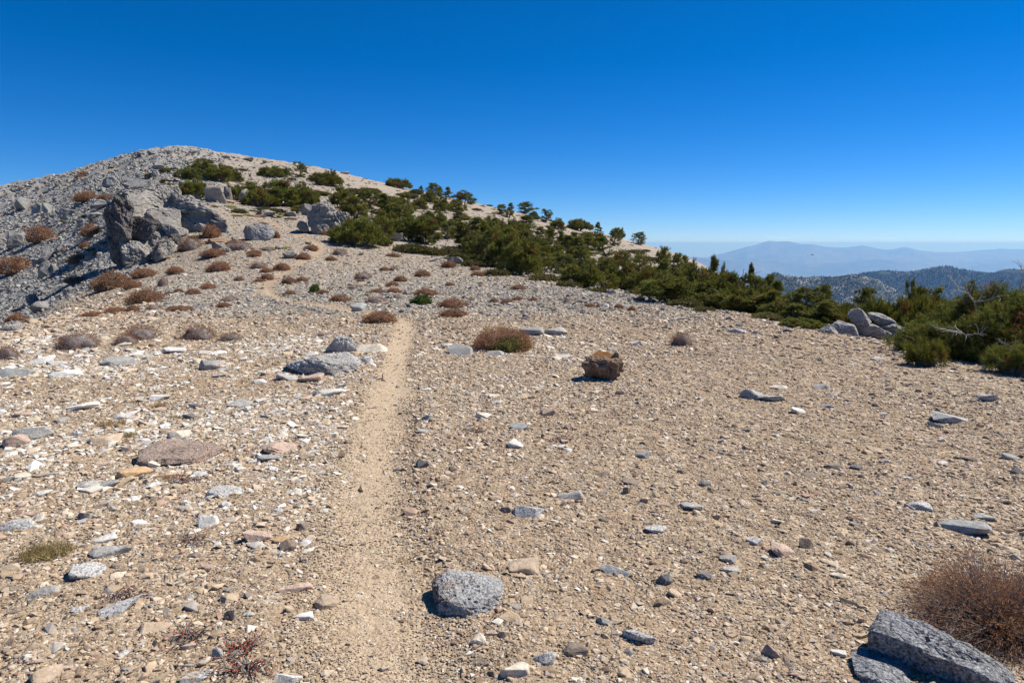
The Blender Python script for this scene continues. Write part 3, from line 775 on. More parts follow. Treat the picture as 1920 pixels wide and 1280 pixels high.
HAND = [
 (612,1146,46,34,'t','squarish tan stone with a black shadow at the left trail edge'),
 (570,1163,38,18,'w','small white stone just left of the squarish tan stone'),
 (965,1270,56,34,'c','cream oblong stone near the bottom, right of the trail'),
 (1022,1247,42,32,'n','speckled grey stone beside the cream oblong stone'),
 (982,1077,62,34,'t','tan topped slab with grey edge, right of the trail beyond the boulder'),
 (422,932,68,27,'n','speckled white stone alone in gravel, left of the trail at mid distance'),
 (35,997,62,30,'n','rounded speckled granite stone at the left edge'),
 (165,1083,62,36,'n','flat pale blue granite slab flush with the gravel, lower left'),
 (207,1042,76,18,'g','long thin grey sliver behind the flat blue granite slab'),
 (198,1018,42,16,'w','pale wedge shaped flake above the long grey sliver'),
 (392,988,40,30,'w','white pointed stone left of the trail, below the speckled white one'),
 (525,850,62,27,'p','speckled brown rounded stone behind the blue grey flake, left of the trail'),
 (503,866,46,14,'b','dark blue grey flake in front of the speckled brown rounded stone'),
 (197,833,66,19,'t','flat tan stone with dark underside, left of the pinkish slab'),
 (335,824,46,24,'c','pointed cream stone leaning behind the pinkish slab'),
 (238,846,26,18,'c','cream and grey nub at the left tip of the pinkish slab'),
 (62,824,62,32,'g','grey white block with a dark left face at the left edge'),
 (32,838,44,34,'p','pinkish white chunk at the left edge beside the grey block'),
 (392,694,42,26,'g','grey block with dark left face standing among pale rubble'),
 (228,686,62,20,'g','low grey slab among pale rubble, left of the dark faced block'),
 (540,713,42,18,'g','flat grey rock touching the left end of the long grey white slab'),
 (583,717,48,24,'p','brownish grey rock below the left end of the long slab'),
 (697,660,60,20,'c','flat pale slab with orange underside beside the trail'),
 (688,682,30,15,'w','white flake between the flat pale slab and the long slab'),
 (862,666,52,25,'g','grey faceted stone left of the green and rust shrub'),
 (928,667,36,12,'g','dark peaked stone in front of the green and rust shrub'),
 (997,629,48,21,'g','left one of two pale grey rocks behind the green and rust shrub'),
 (1043,629,46,20,'g','right one of two pale grey rocks behind the green and rust shrub'),
 (672,584,32,21,'b','dark blue grey tilted block behind the rust shrub by the trail'),
 (968,840,32,21,'w','white cube shaped stone alone right of the trail'),
 (1070,937,54,28,'g','rounded grey stone with a pale tail, right of the trail'),
 (992,972,58,30,'n','flat speckled grey slab below the rounded grey stone'),
 (1408,748,40,24,'g','grey faceted stone, left one of the cluster of three on the right'),
 (1446,753,50,16,'n','long pale stone, front one of the cluster of three on the right'),
 (1458,731,34,12,'c','low pale stone behind the cluster of three on the right'),
 (1541,730,34,14,'g','small grey stone right of the cluster of three'),
 (1496,775,26,17,'w','pale pointed stone below the cluster of three'),
 (1549,765,30,10,'g','flat grey chip right of the pale pointed stone'),
 (1782,795,66,24,'n','long grey stone with brown underside at the far right'),
 (1753,803,26,14,'d','dark stone left of the long grey stone at the far right'),
 (1850,753,38,17,'n','pale grey stone below the big pine shrub'),
 (1640,850,34,14,'t','tan sliver with dark underside on the right gravel'),
 (1818,864,34,13,'k','brown block near the right edge below the long grey stone'),
 (1893,862,30,14,'g','pale wedge near the right edge beside the brown block'),
 (1910,890,26,18,'d','dark stone cut by the right edge'),
 (1605,881,22,12,'d','small dark blue stone on the right gravel'),
 (1564,880,34,14,'k','brownish flat stone left of the small dark blue stone'),
 (1520,896,34,14,'k','dark brown stone left of the brownish flat stone'),
 (1723,957,42,20,'n','pale granite stone with a point on the lower right gravel'),
 (1806,1003,84,34,'b','large flat blue grey slab flush with the gravel on the right'),
 (1845,975,36,12,'b','thin blue grey flake above the large flat slab on the right'),
 (1412,1022,28,20,'n','speckled pyramid shaped stone on the lower right gravel'),
 (1466,1045,46,27,'p','round brown stone beside the standing sliver, lower right'),
 (1512,1030,24,24,'k','narrow dark sliver standing up beside the round brown stone'),
 (1296,957,48,17,'g','long grey stone with pale edge, right of centre'),
 (1205,859,30,16,'g','small grey stone with pale top, right of centre'),
 (1230,1000,44,18,'n','speckled low stone below the long grey stone'),
 (1322,912,22,13,'d','small dark round stone right of centre'),
 (1246,1096,30,25,'d','dark stone with pale right side, lower right of centre'),
 (1320,1087,30,18,'d','jagged dark stone right of the dark stone with pale side'),
 (1266,1121,28,18,'t','tan block below the dark stone with pale side'),
 (1152,1079,60,15,'b','pale grey green slab lying flat, lower centre'),
 (1133,1173,32,17,'b','blue green flake right of the speckled boulder'),
 (1198,1208,64,32,'n','flat speckled slab half buried right of the blue green flake'),
 (1080,1232,48,28,'k','dark brown wedge near the bottom right of centre'),
 (1445,1232,32,28,'p','pinkish round stone near the bottom right of centre'),
 (1365,1055,32,18,'g','grey stone left of the round brown stone'),
 (1370,1075,34,16,'g','low grey block below the grey stone left of the brown stone'),
 (1590,1135,30,18,'k','grey brown stone up left of the big blue boulder'),
 (1570,1085,30,14,'c','pale flake up left of the big blue boulder'),
 (1572,1232,30,15,'w','white flake left of the big blue boulder'),
 (227,1152,80,30,'n','long speckled grey slab pointing right, lower left'),
 (290,1187,62,28,'t','grooved tan slab right of the long speckled slab'),
 (433,1165,26,26,'k','dark brown tilted flake left of the trail'),
 (80,1122,58,22,'g','low grey slab at the lower left edge'),
 (553,1112,64,19,'p','thin speckled slab with black shadow at the left trail edge'),
 (408,1238,20,30,'b','narrow grey stone pencil at the lower left of the trail'),
 (482,1018,54,30,'p','domed brownish slab left of the trail in coarse rubble'),
 (528,1020,30,18,'o','reddish tan tilted flake beside the domed brownish slab'),
 (540,1034,32,26,'k','brown block in front of the reddish tilted flake'),
 (567,995,26,22,'k','brown tilted shard beside the trail above the rubble'),
 (157,976,22,20,'d','small dark cubic stone at left'),
 (90,1277,58,38,'t','rounded tan stone at the lower left corner'),
 (370,1282,62,24,'n','rounded granite stone cut by the bottom edge'),
 (540,1284,54,24,'w','white grey stone cut by the bottom edge left of the trail'),
 (385,1248,28,22,'c','cream stone left of the narrow stone pencil'),
 (363,1047,24,14,'k','brown stone with dark side left of the domed slab'),
 (158,770,56,16,'w','long white slab among pale rubble at left'),
 (237,785,50,18,'w','white slab lower right of the long white slab'),
 (367,766,26,12,'d','dark jagged stone in the pale rubble'),
 (355,787,22,14,'d','dark stone below the dark jagged stone in the rubble'),
 (75,682,52,18,'w','broad pale slab among rubble near the left edge'),
 (123,707,56,18,'w','white slab in front of the broad pale slab'),
 (30,706,62,22,'b','dark grey layered slab at the left edge'),
 (327,662,46,10,'w','white slab with black underside below the rust shrubs'),
 (255,667,32,9,'w','white chip left of the white slab with black underside'),
 (450,763,44,12,'g','grey striped flake left of the trail'),
 (300,750,42,12,'w','white flake in the middle of the pale rubble'),
 (233,650,28,10,'c','pale stone in front of the pair of rust shrubs'),
 (80,929,36,14,'w','white stone chip left of the dark cubic stone'),
 (200,917,42,14,'b','flat grey stone at left below the pinkish slab'),
 (252,894,62,14,'o','long orange tan flake below the pinkish slab'),
 (314,899,50,10,'o','flat orange flake right of the long orange tan flake'),
 (290,877,24,17,'c','cream chip under the pinkish slab'),
 (167,913,42,11,'g','flat grey chip left of the long orange flake'),
 (40,898,30,13,'c','cream stone near the left edge'),
 (613,744,62,13,'w','long white flake beside the trail below the long slab'),
 (792,878,26,19,'d','dark faceted stone right of the trail'),
 (1128,892,32,12,'k','dark flat stone right of centre'),
 (1183,908,34,14,'k','tilted brown sliver right of the dark flat stone'),
 (1174,926,15,17,'k','small upright brown stone under the tilted brown sliver'),
 (1163,741,20,14,'t','tan wedge below the old log section'),
 (1198,647,32,11,'w','white slab behind and right of the old log section'),
 (1055,670,32,10,'w','white slab left of the old log section'),
 (974,807,36,17,'b','blue grey lump behind the white cube shaped stone'),
 (803,788,20,16,'b','pale blue stone right of the trail'),
 (795,813,30,10,'b','dark flat stone below the pale blue stone'),
 (930,759,28,8,'w','white chip right of the trail at mid distance'),
 (1027,780,30,16,'t','tan tilted stone right of the trail at mid distance'),
 (985,597,12,10,'d','small black stone beyond the pair of grey rocks'),
 (905,786,30,14,'w','white broken stone pair right of the trail'),
 (838,650,22,9,'w','white chip just right of the trail bend'),
 (705,1090,18,14,'t','tan cube stone lying on the trail'),
 (683,1025,13,10,'t','small tan stone lying on the trail beyond the tan cube'),
 (885,1155,32,22,'k','brown pebble leaning on the foot of the speckled boulder'),
 (945,1197,20,17,'t','tan cube behind the cream oblong stone'),
 (897,1212,28,26,'c','yellowish round stone below the speckled boulder'),
 (905,1250,28,16,'k','dark wedge left of the cream oblong stone'),
 (745,886,16,10,'d','small dark stone at the right trail edge'),
 (1383,624,34,9,'n','pale flat rock near the pine thicket edge'),
 (1477,624,22,8,'n','low pale rock near the pines on the right'),
 (1308,597,22,5,'g','flat grey rock on the crest before the pines'),
 (1693,643,18,10,'w','white stone in front of the split boulder'),
 (1640,645,24,7,'g','dark flat stone in front of the split boulder'),
 (1645,676,24,9,'w','white flake left of the big pine shrub'),
]
import re
_CUT = re.compile(r'( with | alone| lying| left | right | just| near| at | flush| behind| above| beside|,| standing| in front| touching| below| between| cut | leaning| among| on | by | half| up left| under | cut| past| beyond| pointing| low | high | like )')
def landmarks(rows):
    short = {}
    for px, py, lab in rows:
        s = _CUT.split(lab, maxsplit=1)[0].strip(); short.setdefault(s, []).append((px, py))
    return [(s, p[0][0], p[0][1]) for s, p in short.items() if len(p) == 1 and len(s.split()) >= 2]
LM = landmarks([(r_[0], r_[1], r_[5]) for r_ in HAND] + [(885, 1120, 'speckled grey boulder'), (1740, 1230, 'large blue granite boulder'), (345, 850, 'long pinkish brown slab'), (605, 685, 'long grey white slab'), (1133, 700, 'gnarled brown log'), (945, 640, 'green and rust shrub')])
_used = set()
def beside(px, py, head, lms, own=(0, 0)):
    """what sets one look-alike apart: the nearest landmark, and on which side of it"""
    for s, lx, ly in sorted(lms, key=lambda t: (t[1] - px) ** 2 + (2.2 * (t[2] - py)) ** 2):
        dx, dy = px - lx, 2.2 * (py - ly)
        far_ = '' if math.hypot(dx, dy) < 70 else 'some way '
        rel = ('right of' if dx > 0 else 'left of') if abs(dx) > abs(dy) else ('in front of' if dy > 0 else 'behind')
        t = '%s %s%s the %s' % (head, far_, rel, s)
        if t not in _used and len(t.split()) <= 16: _used.add(t); return t
    return head
KW = {'w': 'white', 'c': 'cream', 'g': 'grey', 't': 'tan', 'p': 'pinkish', 'k': 'brown', 'n': 'speckled grey', 'b': 'blue grey', 'd': 'dark', 'o': 'orange tan'}
for row in HAND: stone(*row)
FILL = [(84, (8, 640), (650, 900), 'wwcgwwtp', 'broken stone', 'broken stones left of the trail', (16, 40), .36),
        (34, (10, 560), (900, 1275), 'tcgpknt', 'stone', 'palm sized stones left of the trail', (16, 34), .48),
        (36, (830, 1900), (860, 1275), 'ttgpktt', 'stone', 'palm sized stones right of the trail', (14, 32), .5),
        (16, (800, 1300), (640, 850), 'wcgwtb', 'chip of rock', 'pale chips right of the trail', (12, 26), .38)]
for n_f, xr, yr, kinds, head, grp, wr, asp in FILL:
    placed = 0
    while placed < n_f:
        px, py = _srng.uniform(*xr), _srng.uniform(*yr)
        x, y, z, dep = hit(px, py)
        if trail_d([x], [y])[0] < 1.5: continue
        w0 = _srng.uniform(*wr); w = w0 * (0.55 + .45 * (py - 560) / 700); kd = kinds[int(_srng.integers(len(kinds)))]
        size = 'small ' if w0 < wr[0] + .4 * (wr[1] - wr[0]) else ''
        stone(px, py, w, w * asp * _srng.uniform(.7, 1.3), kd, beside(px, py, size + KW[kd] + ' ' + head, LM), grp); placed += 1

# ------------------------------------------------------------------ boulders and outcrops
def place_ref(px, py, Y=None):
    x, y, z, dep = hit(px, py) if Y is None else at_depth(px, Y)
    return x, y, z, dep
def boulder(px, base, w, h, label, seed, mat=M_SCREE, sub=4, group=None, flat=None, name='boulder', soft=40, amp=.07, dz=0.0, rz=None, cat='boulder'):
    x, y, z, dep = hit(px, base)
    W, H = w / F * dep, h / F * dep
    V, f = shard(seed, 15, .8, 1.15, .07, 3); V = rough(V, .06, 3.0, seed + 5, 3)
    V = V / np.ptp(V, axis=0) * np.array([W, W * .8, H * 1.3])
    o = mobj(name, mesh_np(name, V, f, mat, False)); r = math.hypot(x, y); k = (r + W * .3) / r
    z = float(t_z(x * k, y * k)[0])
    o.location = (x * k, y * k, z + H * .36 + dz); o.rotation_euler = (0, 0, -math.atan2(x, y) + (rz or 0))
    return tag(o, label, cat, group)

# the speckled boulder by the trail
x, y, z, dep = hit(882, 1150)
o = mobj('boulder', chunk_mesh('boulder', [(815,1100),(832,1078),(905,1077),(935,1092),(955,1140),(930,1150),(870,1152),(828,1138)], (882, 1150), dep, 0.34, 11,
    crag_material('speckled_granite', (0.40, 0.39, 0.375), (0.21, 0.115, 0.06), 0.12, 6.5, 0.7, 95, .50, .9), 5, 14, .07, 2.4, lean=.55, bury=.5, vs=.62, frac=.04, nchip=5))
k = 1 + .13 / math.hypot(x, y); o.location = (x * k, y * k, z); o.rotation_euler.z = -math.atan2(x, y)
o.location.z -= .035; o.scale = (1.12, 1, 1)
tag(o, 'speckled grey boulder with rusty brown front near the right trail edge', 'boulder')
# the blue granite boulder in the corner and the slab before it
x, y, z, dep = hit(1700, 1262)
o = mobj('boulder', chunk_mesh('boulder', [(1624,1178),(1636,1156),(1660,1150),(1720,1166),(1800,1182),(1850,1208),(1905,1262),(1925,1330),(1800,1345),(1705,1290),(1632,1232)], (1700, 1262), dep, 0.22, 23, M_GRANITE, 5, 20, .05, 2.0, front=(-.05, -1.0, -.16), bury=.2, nchip=2, vs=.88, frac=.035, sides=False))
k = 1 + .13 / math.hypot(x, y); o.location = (x * k, y * k, z - .055); o.rotation_euler.z = -math.atan2(x, y)
tag(o, 'large blue grey granite boulder beside the rust shrub at lower right', 'boulder')
x, y, z, dep = hit(1660, 1275)
o = mobj('rock_slab', chunk_mesh('rock_slab', [(1590,1243),(1612,1230),(1645,1229),(1690,1245),(1735,1290),(1700,1302),(1630,1282),(1603,1265)], (1660, 1285), dep, 0.26, 24, M_GRANITE, 5, 26, .02, 2.0, lean=2.4, bury=.3, vs=.55, nchip=2, frac=.015))
k = 1 + .05 / math.hypot(x, y); o.scale = (.88, .88, .8); o.location = (x * k, y * k, z - .012); o.rotation_euler.z = -math.atan2(x, y)
tag(o, 'flat blue grey granite slab in front of the large blue boulder', 'stone')
# long slabs at left of the trail
def slab(poly, refpx, depth, seed, mat, label, lean=.8, vs=1.0, frac=.04, bury=.2, amp=.05, soft=26, strata=None, push=.3, cat='stone', name='rock_slab', Y=None, dz=0.0):
    x, y, z, dep = place_ref(*refpx, Y)
    o = mobj(name, chunk_mesh(name, poly, refpx, dep, depth, seed, mat, 5, soft, amp, 2.2, strata, lean, bury, vs=vs, frac=frac))
    k = 1 + depth * push / math.hypot(x, y); o.location = (x * k, y * k, z + dz); o.rotation_euler.z = -math.atan2(x, y)
    return tag(o, label, cat)
M_PALE = crag_material('pale_slab_rock', (0.46, 0.44, 0.41), (0.30, 0.27, 0.24), 0.2, 3.0, 0.55, 45)
M_PINK = crag_material('pinkish_rock', (0.36, 0.265, 0.205), (0.30, 0.20, 0.14), 0.25, 5.0, 0.4, 60)
slab([(265,845),(272,832),(310,826),(380,829),(432,846),(390,862),(325,866),(270,858)], (345, 865), .42, 31, M_PINK, 'long pinkish brown weathered slab lying left of the trail', .9, .52, strata=(0, .3, 1))
slab([(531,686),(560,674),(610,665),(650,660),(682,685),(660,697),(620,701),(575,698)], (610, 699), .75, 32, M_PALE, 'long grey white slab lying left of the trail', 1.0, .85, strata=(.6, 0, 1))
slab([(604,657),(632,630),(655,632),(668,648),(660,659)], (635, 660), .25, 33, M_PALE, 'upright triangular grey slab behind the long grey white slab', .35, push=.2)

# split boulder group at right
def zz(pts, ox, oy, s): return [(ox + a * s, oy + b * s) for a, b in pts]
def cluster(name, label, cat, ref, parts, mat, Y=None, group=None):
    x, y, z, D = place_ref(*ref, Y)
    e = empty(name, label, cat, group, (x, y, z), -math.atan2(x, y))
    for pn, poly, dy, depth, seed, kw in parts:
        kw = dict(kw); mt = kw.pop('mat', mat)
        if dy is None:
            bp = max(poly, key=lambda t_: t_[1]); cxp = sum(t_[0] for t_ in poly) / len(poly); dy = hit(cxp, min(bp[1], 640))[3] - D + depth * .30
        c = chunk_mesh(pn, poly, ref, D + dy, depth, seed, mt, **kw)
        p = mobj(pn, c, e); p.location = (0, dy, dy * (z - ZC) / D)
    return e
Q = lambda pts: zz(pts, 1500, 540, .13542)
M_SPLIT = crag_material('split_boulder_rock', (0.37, 0.355, 0.335), (0.29, 0.27, 0.25), 0.2, 2.5, 0.4, 40)
cluster('split_boulder', 'big pale boulder split into slabs with an overhanging head beside the pines', 'boulder', (1650, 636), [
    ('slab', Q([(770,500),(880,455),(1000,475),(1200,590),(1400,670),(1490,705),(1300,720),(1000,715),(850,690),(765,620)]), .30, .60, 41, dict(lean=.12, amp=.05, freq=3.2, soft=34, frac=.04)),
    ('rock_head', Q([(680,350),(740,290),(800,270),(870,298),(960,410),(995,472),(880,475),(800,500),(735,440),(690,385)]), .22, .46, 42, dict(lean=.1, amp=.05, freq=3.2, soft=28, bury=0, frac=.035)),
    ('slab', Q([(930,335),(960,318),(1050,350),(1180,380),(1260,420),(1320,490),(1200,485),(1060,490),(1000,445)]), .52, .5, 43, dict(lean=.5, amp=.06, freq=3.4, soft=34, bury=.1, frac=.07)),
    ('slab', Q([(1060,500),(1200,468),(1330,488),(1430,570),(1515,690),(1460,700),(1300,640),(1120,560)]), .42, .5, 44, dict(lean=.45, amp=.06, freq=3.4, soft=34, bury=.1, frac=.07))], M_SPLIT)
cluster('cracked_boulder', 'low pale boulder cracked in two, left of the overhanging split boulder', 'boulder', (1568, 627), [
    ('rock_half', Q([(265,640),(280,590),(330,550),(400,490),(430,530),(500,590),(575,635),(400,650)]), .25, .5, 45, dict(lean=.35, amp=.05, freq=3.2, soft=34, frac=.04)),
    ('rock_half', Q([(425,490),(480,452),(600,458),(750,505),(775,640),(600,645),(500,600)]), .5, .55, 46, dict(lean=.5, amp=.05, freq=3.2, soft=34, frac=.04))], M_SPLIT)
slab(Q([(1415,560),(1440,490),(1490,420),(1560,403),(1650,440),(1690,560),(1640,650),(1520,640)]), (1710, 626), .5, 47, M_SPLIT, 'rounded pale boulder between the split boulder and the big pine shrub', .2, bury=.2, amp=.03, soft=22, frac=.015, cat='boulder', name='boulder', push=.9)
slab(Q([(1320,490),(1380,478),(1440,490),(1450,540),(1350,540)]), (1690, 618), .4, 48, M_SPLIT, 'pale rock top showing between the split boulder and the rounded boulder', .4, bury=.4, amp=.04, cat='boulder', name='boulder', push=2.2)

M_CRAGD = crag_material('shaded_varnish_rock', (0.15, 0.132, 0.12), (0.07, 0.058, 0.05), 0.2)  # varnish tone, deepened with painted shade for the faces turned from the sun
# the crag on the left
C = lambda pts: zz(pts, 160, 360, .14583)
cluster('rock_crag', 'big grey crag with a dark overhung face above the scree', 'rock outcrop', (255, 500), [
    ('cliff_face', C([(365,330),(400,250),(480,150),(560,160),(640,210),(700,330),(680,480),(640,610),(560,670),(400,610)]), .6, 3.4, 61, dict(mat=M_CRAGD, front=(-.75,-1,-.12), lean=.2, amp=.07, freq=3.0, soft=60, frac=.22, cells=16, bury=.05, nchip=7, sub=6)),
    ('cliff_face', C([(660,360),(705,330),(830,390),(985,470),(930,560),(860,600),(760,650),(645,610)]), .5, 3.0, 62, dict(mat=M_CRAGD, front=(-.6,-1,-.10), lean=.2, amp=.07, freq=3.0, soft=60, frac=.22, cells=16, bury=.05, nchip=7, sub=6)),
    ('slab', C([(490,140),(560,80),(700,50),(900,20),(1120,50),(1250,110),(1200,260),(980,300),(760,300),(640,210)]), None, 4.0, 63, dict(lean=2.2, amp=.05, freq=3.5, soft=50, frac=.15, cells=40, strata=(.3, .2, .8), bury=.7, sides=False, sub=6)),
    ('slab', C([(1000,130),(1130,60),(1330,70),(1500,180),(1650,390),(1500,420),(1260,440),(1050,330)]), None, 4.0, 64, dict(lean=2.2, amp=.05, freq=3.5, soft=50, frac=.15, cells=40, strata=(.3, .2, .8), bury=.8, sides=False, sub=6)),
    ('slab', C([(720,300),(960,260),(1110,280),(1240,320),(1250,450),(1050,470),(920,430)]), None, 3.0, 65, dict(lean=1.4, amp=.05, soft=44, frac=.10, bury=.5, sides=False)),
    ('block', C([(520,680),(620,650),(800,650),(910,700),(880,850),(790,970),(660,1000),(550,980),(525,820)]), -.6, 3.0, 66, dict(lean=.35, amp=.06, soft=60, frac=.20, cells=14)),
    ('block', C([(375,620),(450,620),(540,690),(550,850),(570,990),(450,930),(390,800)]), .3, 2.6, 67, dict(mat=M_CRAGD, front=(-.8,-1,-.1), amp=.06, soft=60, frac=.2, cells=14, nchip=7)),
    ('block', C([(900,760),(960,680),(1100,690),(1200,740),(1130,800),(1010,860),(880,920),(860,850)]), None, 2.0, 68, dict(lean=.6, amp=.05, soft=60, frac=.20, cells=14)),
    ('block', C([(850,600),(900,545),(960,560),(985,620),(930,690),(860,660)]), -.2, 1.0, 69, dict(lean=.3, amp=.05, frac=.16, cells=10, soft=50)),
    ('block', C([(980,650),(1010,615),(1065,630),(1070,690),(1000,700)]), -.1, .8, 70, dict(lean=.3, amp=.05, frac=.16, cells=10, soft=50)),
    ('block', C([(1080,600),(1140,585),(1240,640),(1230,750),(1170,720),(1140,640)]), None, 1.1, 71, dict(lean=.3, amp=.05, frac=.16, cells=10, soft=50)),
    ('block', C([(580,110),(640,60),(710,90),(720,160),(640,180)]), None, 1.4, 72, dict(lean=.3, amp=.06, frac=.16, cells=10, soft=50)),
    ('block', C([(1080,70),(1120,40),(1150,60),(1150,100),(1090,100)]), None, .8, 73, dict(lean=.3, amp=.06, frac=.16, cells=10, soft=50)),
    ('block', C([(1140,60),(1190,25),(1240,60),(1240,110),(1150,105)]), None, .9, 74, dict(lean=.3, amp=.06, frac=.16, cells=10, soft=50)),
    ('block', C([(1360,480),(1440,450),(1560,470),(1560,540),(1460,560),(1370,530)]), None, 1.4, 75, dict(lean=.5, amp=.06)),
    ('slab', C([(990,480),(1060,450),(1240,500),(1340,560),(1200,600),(1050,570)]), None, 1.6, 76, dict(lean=1.0, amp=.05)),
    ], M_CRAG, 46.5)
Z2 = lambda pts: zz(pts, 400, 260, .29685)
cluster('leaning_outcrop', 'tall angular grey outcrop left of the pine thicket', 'rock outcrop', (620, 440), [
    ('block', Z2([(600,530),(610,490),(640,420),(700,388),(745,395),(800,455),(790,500),(700,545),(640,560)]), .8, 1.8, 81, dict(lean=.12, amp=.06, soft=44, frac=.13)),
    ('block', Z2([(700,560),(730,500),(800,440),(850,470),(905,530),(880,575),(800,600),(720,600)]), .5, 1.6, 82, dict(lean=.4, amp=.06, soft=44, frac=.13, strata=(1, 0, .6))),
    ('block', Z2([(610,580),(650,540),(720,540),(760,575),(770,610),(700,610),(630,605)]), -.1, .9, 83, dict(lean=.4, amp=.07, soft=44, frac=.13)),
    ('block', Z2([(535,545),(560,520),(600,535),(610,575),(560,580)]), .3, .8, 84, dict(lean=.4, amp=.07, soft=44, frac=.13)),
    ('block', Z2([(840,540),(870,530),(910,545),(890,590),(840,590)]), .2, .6, 85, dict(lean=.5, amp=.07, soft=44, frac=.13))], M_CRAG)
cluster('rounded_boulder', 'large rounded dark grey boulder alone on the tan slope', 'boulder', (486, 451), [
    ('rock_body', Z2([(193,592),(215,552),(250,540),(310,540),(370,556),(390,610),(340,638),(250,645),(205,625)]), .7, 1.5, 86, dict(lean=.12, amp=.05, soft=22, mat=crag_material('boulder_dark', (0.30, 0.29, 0.28), (0.22, 0.18, 0.15), .3, 1.6)))], M_CRAG)
BLD = [  # px, base, w, h, label, material
 (45,396,27,21,'big dark faced boulder high on the scree near the left edge'), (71,400,20,18,'grey boulder right of the big dark faced boulder on the scree'),
 (89,400,17,17,'dark boulder beside the two boulders high on the left scree'), (129,409,30,18,'pale flat faced boulder alone on the upper scree'),
 (178,413,30,15,'blocky boulder just left of the crag top on the scree'), (152,426,14,15,'small upright boulder with long shadow left of the crag'),
 (30,466,28,30,'dark upright boulder pair low on the left scree edge'), (44,458,16,22,'narrow dark boulder leaning on the upright boulder at left'),
 (86,522,25,31,'pale angular boulder standing on the lower scree'), (101,514,17,18,'small pale boulder right of the pale angular one'),
 (92,489,34,17,'broad low boulder above the pale angular one on the scree'), (72,499,20,14,'dark boulder left above the pale angular boulder'),
 (61,570,21,18,'squat boulder low on the scree above the shrub'), (76,584,34,17,'dark jagged boulder low on the scree near the left edge'),
 (52,578,16,12,'small boulder left of the dark jagged one'), (131,550,22,12,'flat grey boulder on the scree left of the big rust shrub'),
 (24,621,42,10,'long dark slab at the foot of the scree on the left edge'), (208,352,30,18,'dark block with black shadow on the upper left ridge'),
 (240,354,17,12,'pale smooth boulder right of the dark block on the ridge'), (298,319,26,9,'dark shadowed rock ledge below the summit'),
 (292,332,17,13,'rounded rock under the dark ledge near the summit'), (350,353,28,14,'grey slab left of the summit pine clump'),
 (404,380,38,31,'pale tilted slab rock right of the dark pine clump'), (428,375,16,24,'narrow tilted slab leaning against the pale tilted rock'),
 (460,381,23,26,'pale pointed rock between two dark pine clumps'), (262,356,46,20,'broad rubbly outcrop on the ridge above the crag'),
 (193,392,33,15,'low outcrop on the scree up left of the crag'), (315,289,16,7,'highest rock on the summit'), (264,293,15,6,'small rock left of the summit'),
 (288,290,20,7,'rock ledge just left of the highest rock'), (362,289,15,5,'low rock right of the summit'), (424,298,15,5,'small rock on the skyline right of the summit'),
 (465,302,21,7,'dark rock on the skyline above the tan slope'), (497,307,10,5,'tiny reddish rock on the skyline'), (646,327,17,5,'grey rock on the skyline above the pines'),
 (544,485,28,14,'rounded white grey boulder by the upper trail beside a shrub'), (520,469,15,9,'white boulder up slope of the rounded white grey one'),
 (676,479,14,7,'small dark and white rock below the pine thicket'), (578,459,14,5,'low pale rock below the leaning outcrop'),
 (409,467,24,12,'pale grey rock below the crag at the trail'), (425,473,18,9,'grey rock right of the pale rock below the crag'), (440,456,18,8,'dark flat rock left of the rounded dark boulder'),
 (498,407,38,12,'flat grey rock on the tan slope below the pines'), (545,406,24,9,'low grey rock right of the flat grey rock on the slope'),
 (575,404,22,21,'pale rock up left of the leaning outcrop'), (738,452,40,14,'flat pale ledge behind the bright green krummholz'),
 (854,494,34,12,'blue grey slab beside the olive mat plants'), (1147,553,17,12,'pale pointed rock at the thicket edge'), (1137,550,10,8,'small pale rock left of the pale pointed one'),
 (1200,565,18,9,'buff rock at the foot of the bushy pine'), (1275,579,11,6,'small buff rock right of the bushy pine'), (1477,624,18,7,'grey rock by the thicket on the right crest'),
]
for i, (px, b_, w, h, lab) in enumerate(BLD):
    boulder(px, b_, w, h, lab, 700 + i, M_CRAG if px > 400 else M_SCREE, 4 if w > 20 else 3)
LB = landmarks([(b_[0], b_[1], b_[4]) for b_ in BLD if b_[0] < 320]) + [('big crag', 265, 440)]
for i in range(60):   # further blocks in the scree
    while True:
        px, py = _srng.uniform(2, 300), _srng.uniform(330, 600)
        if px < np.interp(py, [330, 400, 450, 510, 560, 600], [300, 190, 190, 190, 110, 40]): break
    w = _srng.uniform(6, 12)
    boulder(px, py, w, w * _srng.uniform(.5, .95), beside(px, py, ('small ' if w < 13 else '') + 'angular grey scree block', LB), 800 + i, M_SCREE, 3, 'grey blocks in the scree')

# ------------------------------------------------------------------ plants: prototypes
def needle_material(name, c0, c1, dead, rough_=.7):
    m, nt, b = new_mat(name, rough_)
    t = attr(nt, 'tint').outputs['Fac']; dd = attr(nt, 'dead').outputs['Fac']
    oi = N(nt, 'ShaderNodeObjectInfo')
    col = mixc(nt, t, c0, c1)
    col = mixc(nt, mathn(nt, 'MULTIPLY', oi.outputs['Random'], .45), col, mixc(nt, t, (c0[0]*1.4, c0[1]*1.05, c0[2]*.8), (c1[0]*1.35, c1[1]*1.02, c1[2]*.8)))
    col = mixc(nt, dd, col, dead)
    L(nt, col, b.inputs['Base Color'])
    tr = N(nt, 'ShaderNodeBsdfTranslucent'); L(nt, col, tr.inputs['Color'])
    mx = N(nt, 'ShaderNodeMixShader'); mx.inputs[0].default_value = 0.22
    L(nt, b.outputs[0], mx.inputs[1]); L(nt, tr.outputs[0], mx.inputs[2])
    L(nt, mx.outputs[0], nt.nodes['Material Output'].inputs['Surface'])
    return m
M_NEEDLE = needle_material('pine_needles', (0.045, 0.060, 0.011), (0.275, 0.285, 0.046), (0.25, 0.10, 0.03))
M_RUST = needle_material('rust_flower_heads', (0.20, 0.112, 0.062), (0.43, 0.25, 0.14), (0.28, 0.23, 0.20))
